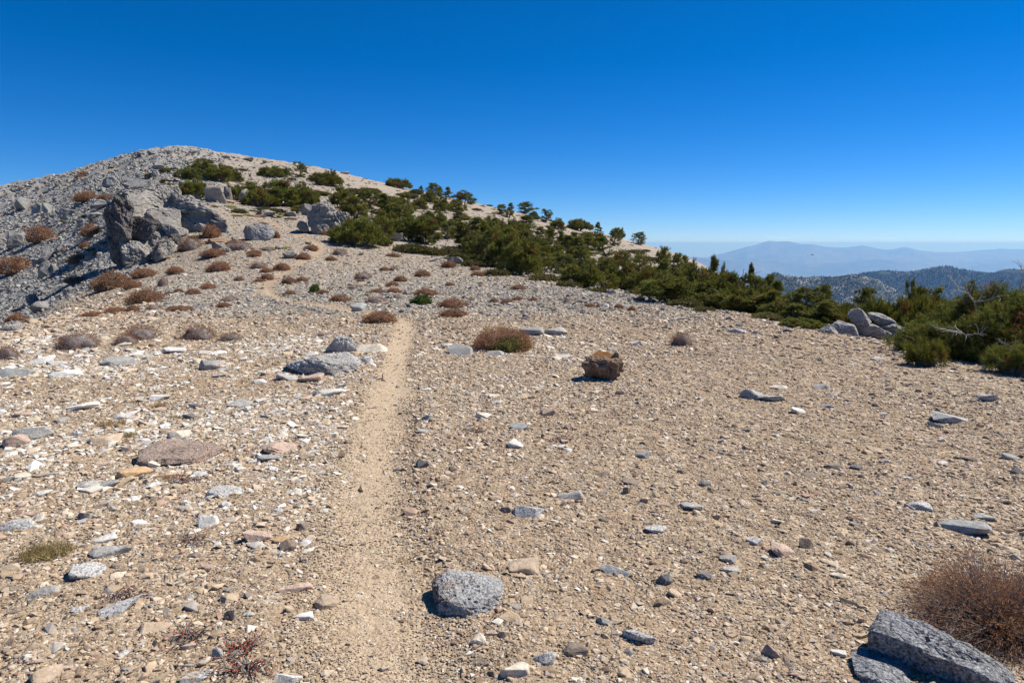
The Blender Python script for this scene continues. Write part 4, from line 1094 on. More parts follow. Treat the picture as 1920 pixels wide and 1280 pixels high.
M_MAT = needle_material('olive_leaves', (0.06, 0.06, 0.018), (0.17, 0.155, 0.045), (0.22, 0.13, 0.06))
M_LEAF = needle_material('green_leaves', (0.07, 0.085, 0.018), (0.30, 0.29, 0.085), (0.28, 0.17, 0.05))
M_BRIGHT = needle_material('bright_leaves', (0.045, 0.085, 0.012), (0.13, 0.19, 0.03), (0.2, 0.15, 0.04))
M_RED = needle_material('red_leaves', (0.16, 0.025, 0.012), (0.42, 0.07, 0.025), (0.1, 0.09, 0.1))
M_STRAW = needle_material('dry_grass', (0.22, 0.165, 0.07), (0.42, 0.33, 0.15), (0.3, 0.25, 0.1))
def bark_material(name, a, b2, sc=14):
    m, nt, b = new_mat(name, .9); P = pos_node(nt)
    n = noise_n(nt, P, sc, 5, .7); L(nt, mixc(nt, n.outputs['Fac'], a, b2), b.inputs['Base Color'])
    L(nt, bump(nt, n.outputs['Fac'], .02, .7), b.inputs['Normal']); return m
M_BARK = bark_material('pine_bark', (0.10, 0.075, 0.055), (0.27, 0.22, 0.18))
M_DEAD = bark_material('silver_deadwood', (0.26, 0.235, 0.215), (0.50, 0.47, 0.44))
M_TWIG = bark_material('grey_twigs', (0.12, 0.10, 0.09), (0.30, 0.27, 0.26), 40)
M_CORE = bark_material('shrub_heart', (0.10, 0.06, 0.04), (0.20, 0.115, 0.07), 30)
M_MATCORE = bark_material('mat_heart', (0.05, 0.048, 0.018), (0.11, 0.10, 0.035), 10)

class Geo:
    def __init__(s): s.V, s.T, s.n, s.tint, s.dead = [], [], 0, [], []
    def add(s, V, T, tint=None, dead=None):
        V = np.asarray(V, float); s.V.append(V); s.T.append(np.asarray(T) + s.n); s.n += len(V)
        s.tint.append(np.zeros(len(V)) if tint is None else tint); s.dead.append(np.zeros(len(V)) if dead is None else dead)
    def tube(s, P, R, sides=5):
        P = np.asarray(P, float); R = np.asarray(R, float); k = len(P)
        t = np.gradient(P, axis=0); t /= np.linalg.norm(t, axis=1)[:, None] + 1e-9
        a = np.cross(t, (0.31, 0.77, 0.55)); a /= np.linalg.norm(a, axis=1)[:, None] + 1e-9; b = np.cross(t, a)
        an = np.arange(sides) / sides * 2 * math.pi
        V = P[:, None] + R[:, None, None] * (np.cos(an)[None, :, None] * a[:, None] + np.sin(an)[None, :, None] * b[:, None])
        i = np.arange(k * sides).reshape(k, sides); j = np.roll(i, -1, 1)
        T = np.concatenate([np.stack([i[:-1], j[:-1], j[1:]], -1).reshape(-1, 3), np.stack([i[:-1], j[1:], i[1:]], -1).reshape(-1, 3)])
        s.add(V.reshape(-1, 3), T)
    def blades(s, P, D, length, width, g, tint, dead):
        """one thin leaf per row: root P, direction D"""
        n = len(P); D = D / (np.linalg.norm(D, axis=1)[:, None] + 1e-9)
        a = np.cross(D, g.normal(size=(n, 3))); a /= np.linalg.norm(a, axis=1)[:, None] + 1e-9
        V = np.stack([P - a * width[:, None] / 2, P + a * width[:, None] / 2, P + D * length[:, None]], 1).reshape(-1, 3)
        s.add(V, np.arange(3 * n).reshape(n, 3), np.repeat(tint, 3), np.repeat(dead, 3))
    def mesh(s, name, mat, smooth=False):
        return mesh_np(name, np.concatenate(s.V), np.concatenate(s.T), mat, smooth, {'tint': np.concatenate(s.tint), 'dead': np.concatenate(s.dead)})

def path(g, a, b, n=6, wob=.08, sag=0.0):
    t = np.linspace(0, 1, n)[:, None]; a, b = np.array(a, float), np.array(b, float); Ln = np.linalg.norm(b - a)
    P = a + (b - a) * t + np.cumsum(g.normal(size=(n, 3)), 0) * wob * Ln / n * np.minimum(t * 3, 1)
    P[:, 2] += sag * Ln * np.sin(t[:, 0] * math.pi); return P

def pine_proto(seed, style, npad=60, ntuft=20, nblade=8, nl=.14, nw=.017, H=2.0, W=2.2, deadp=.03, padr=.2, ndead=0):
    """trunk with limbs, and a crown of needle tufts gathered in pads with gaps between them"""
    g = np.random.default_rng(seed); tr, cr, dd = Geo(), Geo(), Geo()
    pads = []
    if style == 'bush':
        stems = g.integers(4, 7); lobes = []
        for i in range(stems):
            a = i / stems * 6.283 + g.uniform(-.5, .5); o_ = g.uniform(.18, .34) * W
            lobes.append(np.array([math.cos(a) * o_, math.sin(a) * o_, H * g.uniform(.24, .66)]))
        lobes.append(np.array([0, 0, H * .78]))
        for l_ in lobes:
            P = path(g, (l_[0] * .08, l_[1] * .08, -.1), l_, 7, .22); tr.tube(P, np.linspace(.07, .02, 7))
        for k in range(npad):
            l_ = lobes[int(g.integers(len(lobes)))]
            d = g.normal(size=3); d[2] = d[2] * .9 + .15; d /= np.linalg.norm(d)
            c = l_ + d * np.array([W * .25, W * .25, H * .26]) * g.uniform(.55, 1.05)
            c[2] = max(c[2], .09 * H); pads.append((l_, c, padr * g.uniform(.7, 1.25)))
    elif style == 'dome':
        ph_ = g.uniform(0, 6.283, 4)
        def rad(a, t): return 1 + .20 * math.sin(2 * a + ph_[0]) + .13 * math.sin(3 * a + ph_[1] + 2 * t) + .10 * math.sin(5 * a + ph_[2])
        for k in range(npad):
            a = g.uniform(0, 6.283); t = g.random() ** .8
            rr_ = W * .45 * rad(a, t) * math.cos(t * 1.45) ** .6 * g.uniform(.72, 1.04); zz_ = H * (.05 + .9 * math.sin(t * 1.5)) * (.80 + .22 * math.sin(2 * a + ph_[3])) * g.uniform(.82, 1.06)
            c = np.array([math.cos(a) * rr_, math.sin(a) * rr_, zz_]); pads.append((np.array([c[0] * .35, c[1] * .35, zz_ * .35]), c, padr * g.uniform(.75, 1.3)))
        for i in range(5):
            a = i * 1.26 + g.uniform(-.4, .4); tr.tube(path(g, (0, 0, -.1), (math.cos(a) * W * .28, math.sin(a) * W * .28, H * .6), 7, .2), np.linspace(.07, .02, 7))
        for i in range(int(g.integers(1, 4))):     # leaders
            a = g.uniform(0, 6.283); b0 = np.array([math.cos(a) * W * .2, math.sin(a) * W * .2, H * .8]); tp_ = b0 + np.array([g.normal() * .08, g.normal() * .08, H * g.uniform(.2, .36)])
            tr.tube(path(g, b0, tp_, 4, .1), np.linspace(.022, .008, 4), 4)
            for f_ in (.35, .7, 1.0): pads.append((b0, b0 + (tp_ - b0) * f_, padr * (.85 - .4 * f_)))
    elif style == 'flat':
        for k in range(npad):
            a = g.uniform(0, 6.283); r = math.sqrt(g.uniform(0, 1)) * W * .48
            c = np.array([math.cos(a) * r, math.sin(a) * r, H * (1 - (r / (W * .5)) ** 2) ** .5 * g.uniform(.55, 1.0)])
            s_0 = np.array([c[0] * .3, c[1] * .3, H * .2]); pads.append((s_0, c, padr * g.uniform(.8, 1.3)))
        for i in range(6):
            a = i * 1.05 + g.uniform(-.3, .3); tr.tube(path(g, (0, 0, -.05), (math.cos(a) * W * .35, math.sin(a) * W * .35, H * .5), 7, .2), np.linspace(.08, .02, 7))
    else:
        lean = g.uniform(-.14, .14) * H
        T = path(g, (0, 0, -.15), (lean, g.uniform(-.05, .05) * H, H * .97), 10, .10); tr.tube(T, np.linspace(.085, .012, 10) * H / 2)
        fl = g.uniform(-.6, .6)
        nbr = int(npad * .62)
        for k in range(nbr):
            t = 1 - g.uniform(0, 1) ** 1.05 * .93; i = min(int(t * 9), 8)
            s_0 = T[i] + (T[i + 1] - T[i]) * (t * 9 - i)
            a = g.uniform(0, 6.283); prof = {'up': (1 - t) ** .7 * .9 + .10, 'flag': .40 + .6 * math.sin(min(1, t * 1.1) * math.pi) , 'round': (.35 + .65 * math.sin((.15 + .72 * t) * math.pi)) * (1.05 - .35 * t)}[style]
            ln = W * .5 * prof * g.uniform(.55, 1.1)
            c = s_0 + np.array([math.cos(a) * ln * (1 + fl * math.cos(a)), math.sin(a) * ln, ln * g.uniform(.05, .5)])
            P = path(g, s_0, c, 5, .15, -.05); tr.tube(P, np.linspace(.022, .007, 5) * H / 2, 4)
            pads.append((s_0, c, padr * g.uniform(.6, 1.1)))
            if g.random() < .6: pads.append((s_0, s_0 + (c - s_0) * .6 + g.normal(size=3) * .05, padr * g.uniform(.6, 1.0)))
        pads.append((T[-2], T[-1], padr * .6))
    for s_0, c, R in pads:
        if style in ('bush', 'flat', 'dome'):
            P = path(g, s_0 * .9 + c * .1, c, 4, .15); tr.tube(P, np.linspace(.02, .006, 4), 3)
        nt = max(5, int(ntuft * (R / padr) ** 2))
        d = g.normal(size=(nt, 3)); d /= np.linalg.norm(d, axis=1)[:, None]
        p = c + d * np.array([R, R, R * .78]) * (g.random((nt, 1)) ** .4)
        out = d + np.array([0, 0, .55]) + (c - s_0) / (np.linalg.norm(c - s_0) + .05) * .5
        tt_ = np.clip(g.normal(.42, .22, nt) + .22 * d[:, 2], 0, 1); pd = 1.0 if g.random() < deadp else 0.0
        de = np.where(g.random(nt) < (.8 if pd else .012), 1.0, 0.0)
        o_ = np.repeat(out / np.linalg.norm(out, axis=1)[:, None], nblade, 0)
        nb = nt * nblade
        back_ = g.random(nb)[:, None] * nl * .8
        cr.blades(np.repeat(p, nblade, 0) - o_ * back_, o_ * .75 + g.normal(size=(nb, 3)) * .5, nl * g.uniform(.7, 1.15, nb), np.full(nb, nw), g, np.repeat(tt_, nblade) * .8 + .2 * g.random(nb), np.repeat(de, nblade))
    me_t = tr.mesh('trunk', M_BARK, True); me_c = cr.mesh('crown', M_NEEDLE)
    Vc = np.concatenate(cr.V); w = float(np.percentile(np.abs(Vc[:, :2]), 97) * 2); h = float(np.percentile(Vc[:, 2], 99.5))
    return me_t, me_c, w, h

def dead_branch(g, a, b, r=.02, n=5, depth=2):
    ge = Geo()
    def grow(a, b, r, d):
        P = path(g, a, b, 7, .28); ge.tube(P, np.linspace(r, r * .3, 7), 5)
        if d:
            for _ in range(n):
                i = int(g.integers(2, 6)); ln = np.linalg.norm(np.array(b) - np.array(a)) * g.uniform(.25, .55)
                dr = (P[i] - P[i - 1]) / np.linalg.norm(P[i] - P[i - 1]) + g.normal(size=3) * .65; dr /= np.linalg.norm(dr)
                grow(P[i], P[i] + dr * ln, r * .5, d - 1)
    grow(np.array(a, float), np.array(b, float), r, depth)
    return ge.mesh('dead_branch', M_DEAD, True)

def cushion_proto(seed, mat, core, n=1500, bl=.05, bw=.016, H=.36, stems=120, open_=0.0, deadp=.05, n_leaf=3, stem_r=.0025):
    """a low dome of fine twig tips over a dense heart, one metre across"""
    g = np.random.default_rng(seed); cr, st = Geo(), Geo()
    V, f = ico(3); k = V[:, 2] > -.05
    lob = 1 ; 
    def dome(d, s): 
        l = 1 + .36 * fbm(d * 2.0, 3, seed) + .22 * fbm(d * 5, 2, seed + 3)
        return d * np.array([.5, .5, H]) * (l * s)[:, None]
    Vd = V.copy(); Vd[:, 2] = np.maximum(Vd[:, 2], -.12)
    if core is not None: st.add(dome(Vd, np.full(len(V), .84 - .2 * open_)), f)
    d = g.normal(size=(n, 3)); d[:, 2] = np.abs(d[:, 2]) * .9 + .02; d /= np.linalg.norm(d, axis=1)[:, None]
    p = dome(d, g.uniform(.78 - .25 * open_, 1.04, n))
    tint = np.clip(g.normal(.5, .25, n) , 0, 1); de = (fbm(p * 3, 2, seed + 8) > .45).astype(float) * .8 if deadp > .04 else np.zeros(n)
    nb = n * n_leaf; o_ = np.repeat(d * np.array([1, 1, 1.6]), n_leaf, 0)
    cr.blades(np.repeat(p, n_leaf, 0) + g.normal(size=(nb, 3)) * .006, o_ + g.normal(size=(nb, 3)) * .75, bl * g.uniform(.6, 1.2, nb), bw * g.uniform(.7, 1.3, nb), g, np.repeat(tint, n_leaf), np.repeat(de, n_leaf))
    for i in range(stems):
        j = int(g.integers(n)); P = path(g, (d[j, 0] * .1, d[j, 1] * .1, -.02), p[j] * g.uniform(.95, 1.12), 5, .25, .04); st.tube(P, np.linspace(stem_r * 1.6, stem_r * .6, 5), 3)
    return st, cr

PR = {}
for i in range(4): PR['bush%d' % i] = pine_proto(100 + i, 'bush', 96, 24, 8, H=2.0, W=2.4, deadp=.05, padr=.25, nw=.030)
for i in range(5): PR['bushdome%d' % i] = pine_proto(160 + i, 'dome', 105, 24, 8, H=1.7, W=2.4, deadp=.05, padr=.27, nw=.032)
for i in range(3): PR['up%d' % i] = pine_proto(120 + i, 'up', 88, 17, 8, H=2.4, W=1.5, padr=.20, deadp=.02, nw=.028)
for i in range(3): PR['round%d' % i] = pine_proto(130 + i, 'round', 92, 19, 8, H=2.2, W=1.9, padr=.23, deadp=.04, nw=.030)
for i in range(3): PR['flag%d' % i] = pine_proto(140 + i, 'flag', 74, 19, 8, H=2.2, W=1.9, padr=.23, deadp=.04, nw=.030)
for i in range(3): PR['flat%d' % i] = pine_proto(150 + i, 'flat', 84, 26, 8, H=.9, W=2.6, padr=.23, deadp=.05, nw=.030)
CU = []
for i in range(5):
    st, cr = cushion_proto(200 + i, M_RUST, M_CORE, 1900, .045, .015, .36, 160, .12)
    CU.append((st.mesh('stems', M_CORE, True), cr.mesh('flower_heads', M_RUST)))
CT = []
for i in range(3):   # twiggier, greyer
    st, cr = cushion_proto(220 + i, M_RUST, M_CORE, 1500, .035, .008, .40, 240, .4, .05, 4, .0026)
    CT.append((st.mesh('stems', M_TWIG, True), cr.mesh('flower_heads', M_RUST)))
MT = []
for i in range(4):
    st, cr = cushion_proto(240 + i, M_MAT, M_MATCORE, 1500, .05, .026, .30, 0, 0, .0)
    MT.append((st.mesh('mat_base', M_MATCORE, True), cr.mesh('leaves', M_MAT)))

_pr = np.random.default_rng(31)
ORD = ['leftmost', 'second from left', 'third from left', 'fourth from left', 'fifth from left', 'sixth from left', 'seventh from left', 'eighth from left', 'ninth from left', 'tenth from left',
       'eleventh from left', 'twelfth from left', 'thirteenth from left', 'fourteenth from left', 'fifteenth from left', 'sixteenth from left', 'seventeenth from left', 'eighteenth from left', 'nineteenth from left', 'twentieth from left', 'twenty first from left', 'twenty second from left', 'twenty third from left', 'twenty fourth from left', 'twenty fifth from left', 'twenty sixth from left', 'twenty seventh from left', 'twenty eighth from left', 'twenty ninth from left', 'thirtieth from left']
def ordinal(i, n): return 'rightmost' if i == n - 1 and n > 1 else ORD[i] if n > 1 else 'only one'

def put_plant(name, label, cat, group, meshes, names, px, base, w, h, pw, ph, Y=None, top=None, rz=None, sink=.02):
    x, y, z, dep = hit(px, base) if Y is None else at_depth(px, Y)
    W = w / F * dep
    if top is not None:
        d = ray(px, top); H = (ZC + d[2] / d[1] * y) - z
    else: H = h / F * dep
    r = math.hypot(x, y); k = 1 + W * (.28 if Y is None else 0) / r; x, y = x * k, y * k; z = float(t_z(x, y)[0])
    e = empty(name, label, cat, group, (x, y, z - sink * H), _pr.uniform(0, 6.283) if rz is None else rz)
    e.scale = (W / pw, W / pw, H / ph)
    for me, nm in zip(meshes, names):
        p = mobj(nm, me, e)
    return e

# ------------------------------------------------------------------ pines: px, base (or None), w, h, style, [Y, top]
PINES = {
 ('on the skyline', 'pines on the skyline'): [
  (747,353,48,18,'flat'),(790,359,9,12,'up'),(810,373,28,28,'round'),(827,374,16,22,'up'),(843,372,17,20,'up'),(870,386,36,26,'round'),(940,403,24,18,'round'),(955,409,16,26,'up'),
  (984,401,36,22,'round'),(1000,406,14,9,'flat'),(1024,418,21,24,'round'),(1045,430,28,19,'bush'),(1085,433,42,20,'flat'),(1121,438,12,20,'up'),(1149,461,26,31,'round'),(1162,448,19,19,'round'),(1197,458,28,21,'round')],
 ('on the slope below the summit', 'pines below the summit'): [
  (310,325,18,9,'flat'),(352,342,44,30,'bush'),(380,338,50,38,'bush'),(410,341,46,32,'bush'),(438,341,30,24,'bush'),(368,370,46,28,'flat'),(508,333,46,20,'flat'),(535,333,26,18,'bush'),(566,334,32,30,'flag'),(597,348,30,24,'bush'),(618,350,40,30,'bush')],
 ('in the thicket behind the leaning outcrop', 'pines of the upper thicket'): [
  (440,375,38,26,'bush'),(470,378,46,34,'bush'),(490,389,56,30,'flat'),(503,372,30,26,'round'),(528,386,54,44,'bush'),(548,400,36,40,'up'),(563,386,46,38,'bush'),(585,391,32,32,'bush'),
  (640,392,46,38,'bush'),(664,412,46,40,'bush'),(679,374,20,13,'bush'),(694,392,38,36,'round'),(715,404,32,38,'up'),(735,408,40,34,'bush'),(757,402,46,36,'bush'),(786,392,28,20,'bush'),(805,380,26,20,'bush'),(828,396,32,22,'bush'),(856,399,30,22,'bush')],
 ('in the patch right of the leaning outcrop', 'pines right of the leaning outcrop'): [
  (668,463,86,48,'flat'),(700,452,58,46,'bush'),(727,446,50,46,'bush'),(750,424,46,40,'round'),(770,455,60,52,'bush'),(800,459,54,48,'bush'),(815,430,38,34,'bush'),(835,448,36,32,'round'),(722,462,26,14,'flat')],
 ('in the middle of the wooded slope', 'pines in the middle of the slope'): [
  (850,447,30,34,'round'),(872,466,38,46,'up'),(863,420,30,24,'bush'),(897,471,50,46,'bush'),(922,437,42,30,'bush'),(925,472,42,52,'round'),(950,452,36,36,'bush'),(968,448,34,34,'bush'),(990,438,40,26,'bush'),
  (1010,458,28,30,'up'),(1030,456,28,24,'bush'),(1052,478,26,42,'up'),(1078,466,34,28,'bush'),(1102,478,36,38,'up'),(1135,481,32,36,'up'),(1122,462,26,24,'bush'),(985,470,34,36,'bush'),(1070,501,28,36,'up')],
 ('at the thicket edge above the gravel', 'pines at the thicket edge'): [
  (890,487,52,48,'bush'),(915,497,60,58,'bush'),(948,503,56,62,'bush'),(978,517,66,62,'bush'),(1000,512,50,44,'flag'),(1020,508,52,44,'bush'),(1040,513,38,38,'round'),(1090,515,42,50,'round'),
  (1092,540,66,44,'bush'),(1130,542,60,50,'bush'),(1160,541,52,48,'bush'),(1165,520,50,46,'bush'),(1197,524,34,48,'round'),(1185,548,40,34,'bush'),(1243,569,96,54,'bush')],
}
LOWER = [  # behind the crest: px, top, w, style, Y
 (1240,462,38,'round',46),(1265,474,34,'up',44),(1215,500,44,'bush',34),(1290,500,48,'bush',34),(1283,478,22,'up',50),(1268,520,44,'bush',27),
 (1305,490,46,'bush',30),(1333,478,24,'up',27),(1352,494,26,'flag',26),(1330,512,60,'bush',23),(1365,510,50,'bush',22),(1312,528,52,'bush',22),(1345,540,56,'bush',19),
 (1385,513,52,'bush',22),(1409,492,16,'up',22),(1420,518,50,'bush',20),(1440,514,34,'up',21),(1395,540,60,'bush',18),(1456,525,32,'up',20),(1430,552,62,'bush',17.5),
 (1480,545,44,'bush',18),(1463,566,56,'bush',16.5),(1513,537,62,'bush',15.5),(1548,532,40,'round',16),(1500,570,60,'bush',15),(1540,572,60,'bush',14.6),(1572,563,50,'bush',15.2),(1600,572,56,'flat',15),
 (1622,538,50,'flag',15.5),(1645,560,60,'flat',14.4),(1680,562,62,'flat',14.2),(1713,522,30,'flag',14.5),(1738,536,78,'round',14.8),(1722,560,66,'flat',13.6),(1762,566,64,'flat',13.2),(1800,560,60,'bush',12.8),(1506,597,64,'flat',13.7),(1450,586,58,'flat',15.6)]
ST_WORD = {'bush': 'bushy green pine', 'up': 'narrow upright pine', 'round': 'small round crowned pine', 'flag': 'wind flagged pine', 'flat': 'low spreading pine'}
PINES[('in the middle of the wooded slope', 'pines in the middle of the slope')] += [(884,448,36,30,'bush'),(910,455,40,34,'bush'),(938,462,38,36,'bush'),(962,476,42,38,'bush'),(1000,482,40,36,'bush'),(1035,488,42,36,'bush'),(1062,484,36,32,'bush'),(1090,490,40,34,'bush')]
PINES[('at the thicket edge above the gravel', 'pines at the thicket edge')] += [(905,478,46,36,'bush'),(935,484,46,40,'bush'),(968,495,48,42,'bush'),(1060,522,50,38,'bush'),(1118,524,50,38,'bush'),(1218,545,46,44,'bush')]
LOWER += [(1228,500,46,'bush',38),(1252,492,44,'bush',38),(1278,500,46,'bush',32),(1325,505,50,'bush',27),(1345,520,56,'bush',22),(1375,530,56,'bush',20.5),(1410,545,58,'bush',18.5),(1448,552,56,'bush',17.4),(1475,565,56,'bush',16.6),(1525,585,56,'bush',14.7),(1560,580,56,'bush',14.6),(1585,588,54,'bush',14.4),(1610,582,54,'flat',14.6),(1660,572,60,'bush',14.8),(1700,572,60,'bush',14.0),(1745,574,60,'bush',13.4),(1785,572,60,'bush',13.0)]
_cnt = {}
def proto(style):
    ks = sorted(k for k in PR if k.startswith(style)); _cnt[style] = _cnt.get(style, 0) + 1
    return PR[ks[(_cnt[style] * 2 + _cnt[style] // 3) % len(ks)]]
for (where, grp), rows in PINES.items():
    rows = sorted(rows)
    for i, (px, base, w, h, style) in enumerate(rows):
        if style == 'round' and i % 2 and 'skyline' in where: style = 'bush'
        if style == 'bush' and i % 4 == 2 and 'thicket edge' in where + ' ' and w < 62: style, h = 'round', h * 1.12
        if style == 'bush' and i % 3 == 1 and 'middle' in where: style, h = 'up', h * 1.25
        t_, c_, pw, ph = proto(style)
        put_plant('pine_tree', '%s, %s %s' % (ST_WORD[style], ordinal(i, len(rows)), where), 'tree', grp, (t_, c_), ('trunk', 'crown'), px, base, w * (1.10 if base > 360 else 1.0), h * (1.10 if base > 360 else 1.0), pw, ph, sink=.05)
LOWER.sort()
for blk, where in ((LOWER[:18], 'at the left end of the dark grove'), (LOWER[18:38], 'in the middle of the dark grove'), (LOWER[38:], 'behind the pale split boulders')):
    for i, (px, top, w, style, Y) in enumerate(blk):
        if style == 'bush' and i % 3 == 1: style = 'round'
        elif style == 'bush' and i % 5 == 3: style, w, top = 'up', w * .8, top - 8
        t_, c_, pw, ph = proto(style)
        put_plant('pine_tree', '%s, %s %s' % (ST_WORD[style], ordinal(i, len(blk)), where), 'tree', 'pines of the grove on the right', (t_, c_), ('trunk', 'crown'), px, None, w * 1.18, 0, pw, ph, Y, top)

# a dead snag and a thin leader rising out of the grove
def snag(px, top, Y, label, seed, lean=.15):
    x, y, z, dep = at_depth(px, Y); d = ray(px, top); H = ZC + d[2] / d[1] * Y - z; g = np.random.default_rng(seed)
    o = mobj('dead_snag', dead_branch(g, (0, 0, -.1), (lean * H, 0, H), .035, 3, 1)); o.location = (x, y, z); return tag(o, label, 'dead tree')
snag(1370, 506, 24, 'forked dead snag sticking out of the grove', 4, .12)

# the big pine shrub at the right edge, close by
g = np.random.default_rng(9)
bt, bc, bw_, bh_ = pine_proto(301, 'dome', 420, 30, 12, nl=.062, nw=.0065, H=1.0, W=2.5, deadp=.08, padr=.15)
x, y, z, dep = hit(1880, 688)
e = empty('pine_shrub', 'large dense pine shrub with dead grey branches at the right edge', 'shrub', None, (x * 1.10, y * 1.10, z - .02), 0.4)
e.scale = (1.16, 1.16, 1.12); e.location.z -= .10
mobj('trunk', bt, e); mobj('crown', bc, e)
for i, (a, b) in enumerate([((-.2, .1, .55), (-.62, .0, 1.20)), ((.25, .2, .6), (.35, .1, 1.42)), ((.5, .0, .6), (.95, -.2, 1.32)), ((-.5, -.5, .35), (-1.05, -.55, .42)), ((-.1, -.6, .3), (-.65, -.95, .38)), ((.3, -.6, .35), (.2, -1.0, .5)), ((.1, .3, .6), (.0, .4, 1.15)), ((.6, -.6, .3), (1.0, -1.0, .25))]):
    p = mobj('dead_branch', dead_branch(g, a, b, .017, 5, 2), e); p.rotation_euler.z = -.4
for (px, base, w, h, sd, lab) in ((1735, 688, 66, 56, 302, 'low pine tuft at the left foot of the large pine shrub'), (1905, 704, 95, 60, 303, 'bright green pine tuft at the right foot of the large pine shrub')):
    t_, c_, pw, ph = pine_proto(sd, 'flat', 34, 24, 12, nl=.06, nw=.0055, H=.34, W=.6, deadp=.06, padr=.10)
    put_plant('pine_shrub', lab, 'shrub', None, (t_, c_), ('trunk', 'crown'), px, base, w, h, pw, ph)

# ------------------------------------------------------------------ rust cushions: px, base, w, h
SHRUBS = {
 ('along the foot of the crag and scree', 0): [(212,541,68,36),(248,541,33,16),(270,520,46,16),(328,513,32,14),(306,536,20,20),(142,532,36,16),(410,508,42,17),(358,468,42,29),(396,446,36,25)],
 ('in the band left of the trail bend', 0): [(447,526,18,8),(390,541,30,13),(362,551,28,11),(335,548,18,8),(317,551,17,6),(274,567,62,28),(430,565,34,12),(420,576,27,11),(337,582,45,11),(289,580,31,10),(251,584,26,14),(214,587,38,13),(174,593,40,11)],
 ('on the grey scree', 1): [(34,605,44,22),(147,493,33,22),(30,512,62,33),(77,453,50,32),(174,444,38,24),(160,466,18,14),(180,477,11,7),(205,406,24,14),(163,379,42,22),(199,375,32,12),(151,332,20,7),(160,328,20,6),(121,473,16,10)],
 ('on the tan slope below the crag', 0): [(400,482,50,16),(450,468,44,17),(478,475,26,8),(502,470,23,8),(476,481,24,9),(421,506,20,9),(395,405,16,8),(323,431,13,5),(492,421,16,5),(519,446,13,14)],
 ('on the slope above the trail bend', 0): [(582,469,29,12),(637,478,29,12),(568,486,28,14),(621,488,22,9),(737,481,28,8),(486,502,33,13),(529,507,31,15),(499,510,23,9),(501,524,25,12),(486,528,19,8),(542,532,29,15),(566,528,25,11),(608,440,18,9),(652,405,18,8)],
 ('on the flat saddle right of the trail bend', 0): [(543,553,22,10),(605,551,22,10),(637,565,39,15),(680,523,34,15),(676,527,15,6),(720,507,18,9),(738,507,20,9),(792,518,28,16),(751,527,26,13),(735,536,25,10),(661,541,18,7),(707,549,28,10),(738,549,31,10),(744,558,19,8),(706,567,40,13),(799,554,46,16),(844,535,18,8)],
 ('before the thicket on the right', 0): [(842,501,31,14),(896,517,28,9),(890,506,20,10),(972,542,28,11),(971,563,23,8),(950,569,23,10),(926,566,17,8),(1000,564,19,8),(885,562,14,5),(1066,568,23,11),(1080,570,9,7),(1105,575,22,8),(1121,576,9,6),(1160,578,19,9),(1185,582,15,9)],
 ('nearest the pale rubble at left', 2): [(145,653,76,30),(262,636,58,28),(236,647,44,22),(372,636,66,27),(432,638,46,18),(12,673,42,28)],
 ('around the narrow trail crest', 0): [(850,576,56,18),(850,594,51,20),(710,605,62,23)],
}
for (where, kind), rows in SHRUBS.items():
    rows = sorted(rows)
    for i, (px, base, w, h) in enumerate(rows):
        tw = kind == 2 or _pr.random() < .14
        src = CT[int(_pr.integers(3))] if tw else CU[int(_pr.integers(5))]
        col = 'twiggy rust brown shrub' if tw else ('rust brown low shrub' if kind == 1 else 'rust brown cushion shrub')
        put_plant('cushion_shrub', '%s, %s %s' % (col, ordinal(i, len(rows)), where), 'shrub', 'rust cushion shrubs', src, ('stems', 'flower_heads'), px, base + 1, w * 1.05, h * _pr.uniform(.82, 1.0), 1.02, .40)
put_plant('twiggy_shrub', 'grey purple twiggy shrub alone on the right gravel', 'shrub', None, CT[1], ('stems', 'flower_heads'), 1277, 648, 44, 26, 1.0, .42)
# green ones
st, cr = cushion_proto(260, M_BRIGHT, M_MATCORE, 1200, .07, .035, .42, 20, .3, 0)
gm = (st.mesh('stems', M_MATCORE, True), cr.mesh('leaves', M_BRIGHT))
put_plant('green_shrub', 'bright green low shrub on the flat by the trail crest', 'shrub', None, gm, ('stems', 'leaves'), 790, 571, 40, 16, 1.0, .42)
put_plant('green_shrub', 'small bright green seedling beside a rust cushion right of the bend', 'shrub', None, gm, ('stems', 'leaves'), 590, 550, 20, 17, 1.0, .42)
# the green and rust shrub in the middle
st, cr = cushion_proto(262, M_RUST, M_CORE, 3800, .03, .007, .34, 200, .1, .05, 4, .002)
e = put_plant('two_tone_shrub', 'rounded rust shrub with a green leafy front in the middle of the gravel', 'shrub', None, (st.mesh('stems', M_CORE, True), cr.mesh('flower_heads', M_RUST)), ('stems', 'flower_heads'), 945, 657, 126, 41, 1.02, .40, rz=0)
st, cr = cushion_proto(263, M_LEAF, M_MATCORE, 1500, .035, .022, .30, 30, .1, .0, 3)
for me, nm in ((st.mesh('leafy_stems', M_MATCORE, True), 'leafy_stems'), (cr.mesh('green_leaves', M_LEAF), 'green_leaves')):
    p = mobj(nm, me, e); p.location = (.06, -.24, 0); p.scale = (.66, .52, .86)
# near rust shrub in the corner
st, cr = cushion_proto(264, M_RUST, None, 9000, .016, .0035, .42, 1500, .8, .05, 4, .0016)
e = put_plant('twiggy_shrub', 'large rust and grey twiggy shrub in the lower right corner', 'shrub', None, (st.mesh('twigs', M_TWIG, True), cr.mesh('flower_heads', M_RUST)), ('twigs', 'flower_heads'), 1868, 1215, 330, 120, 1.02, .42, rz=0.7)

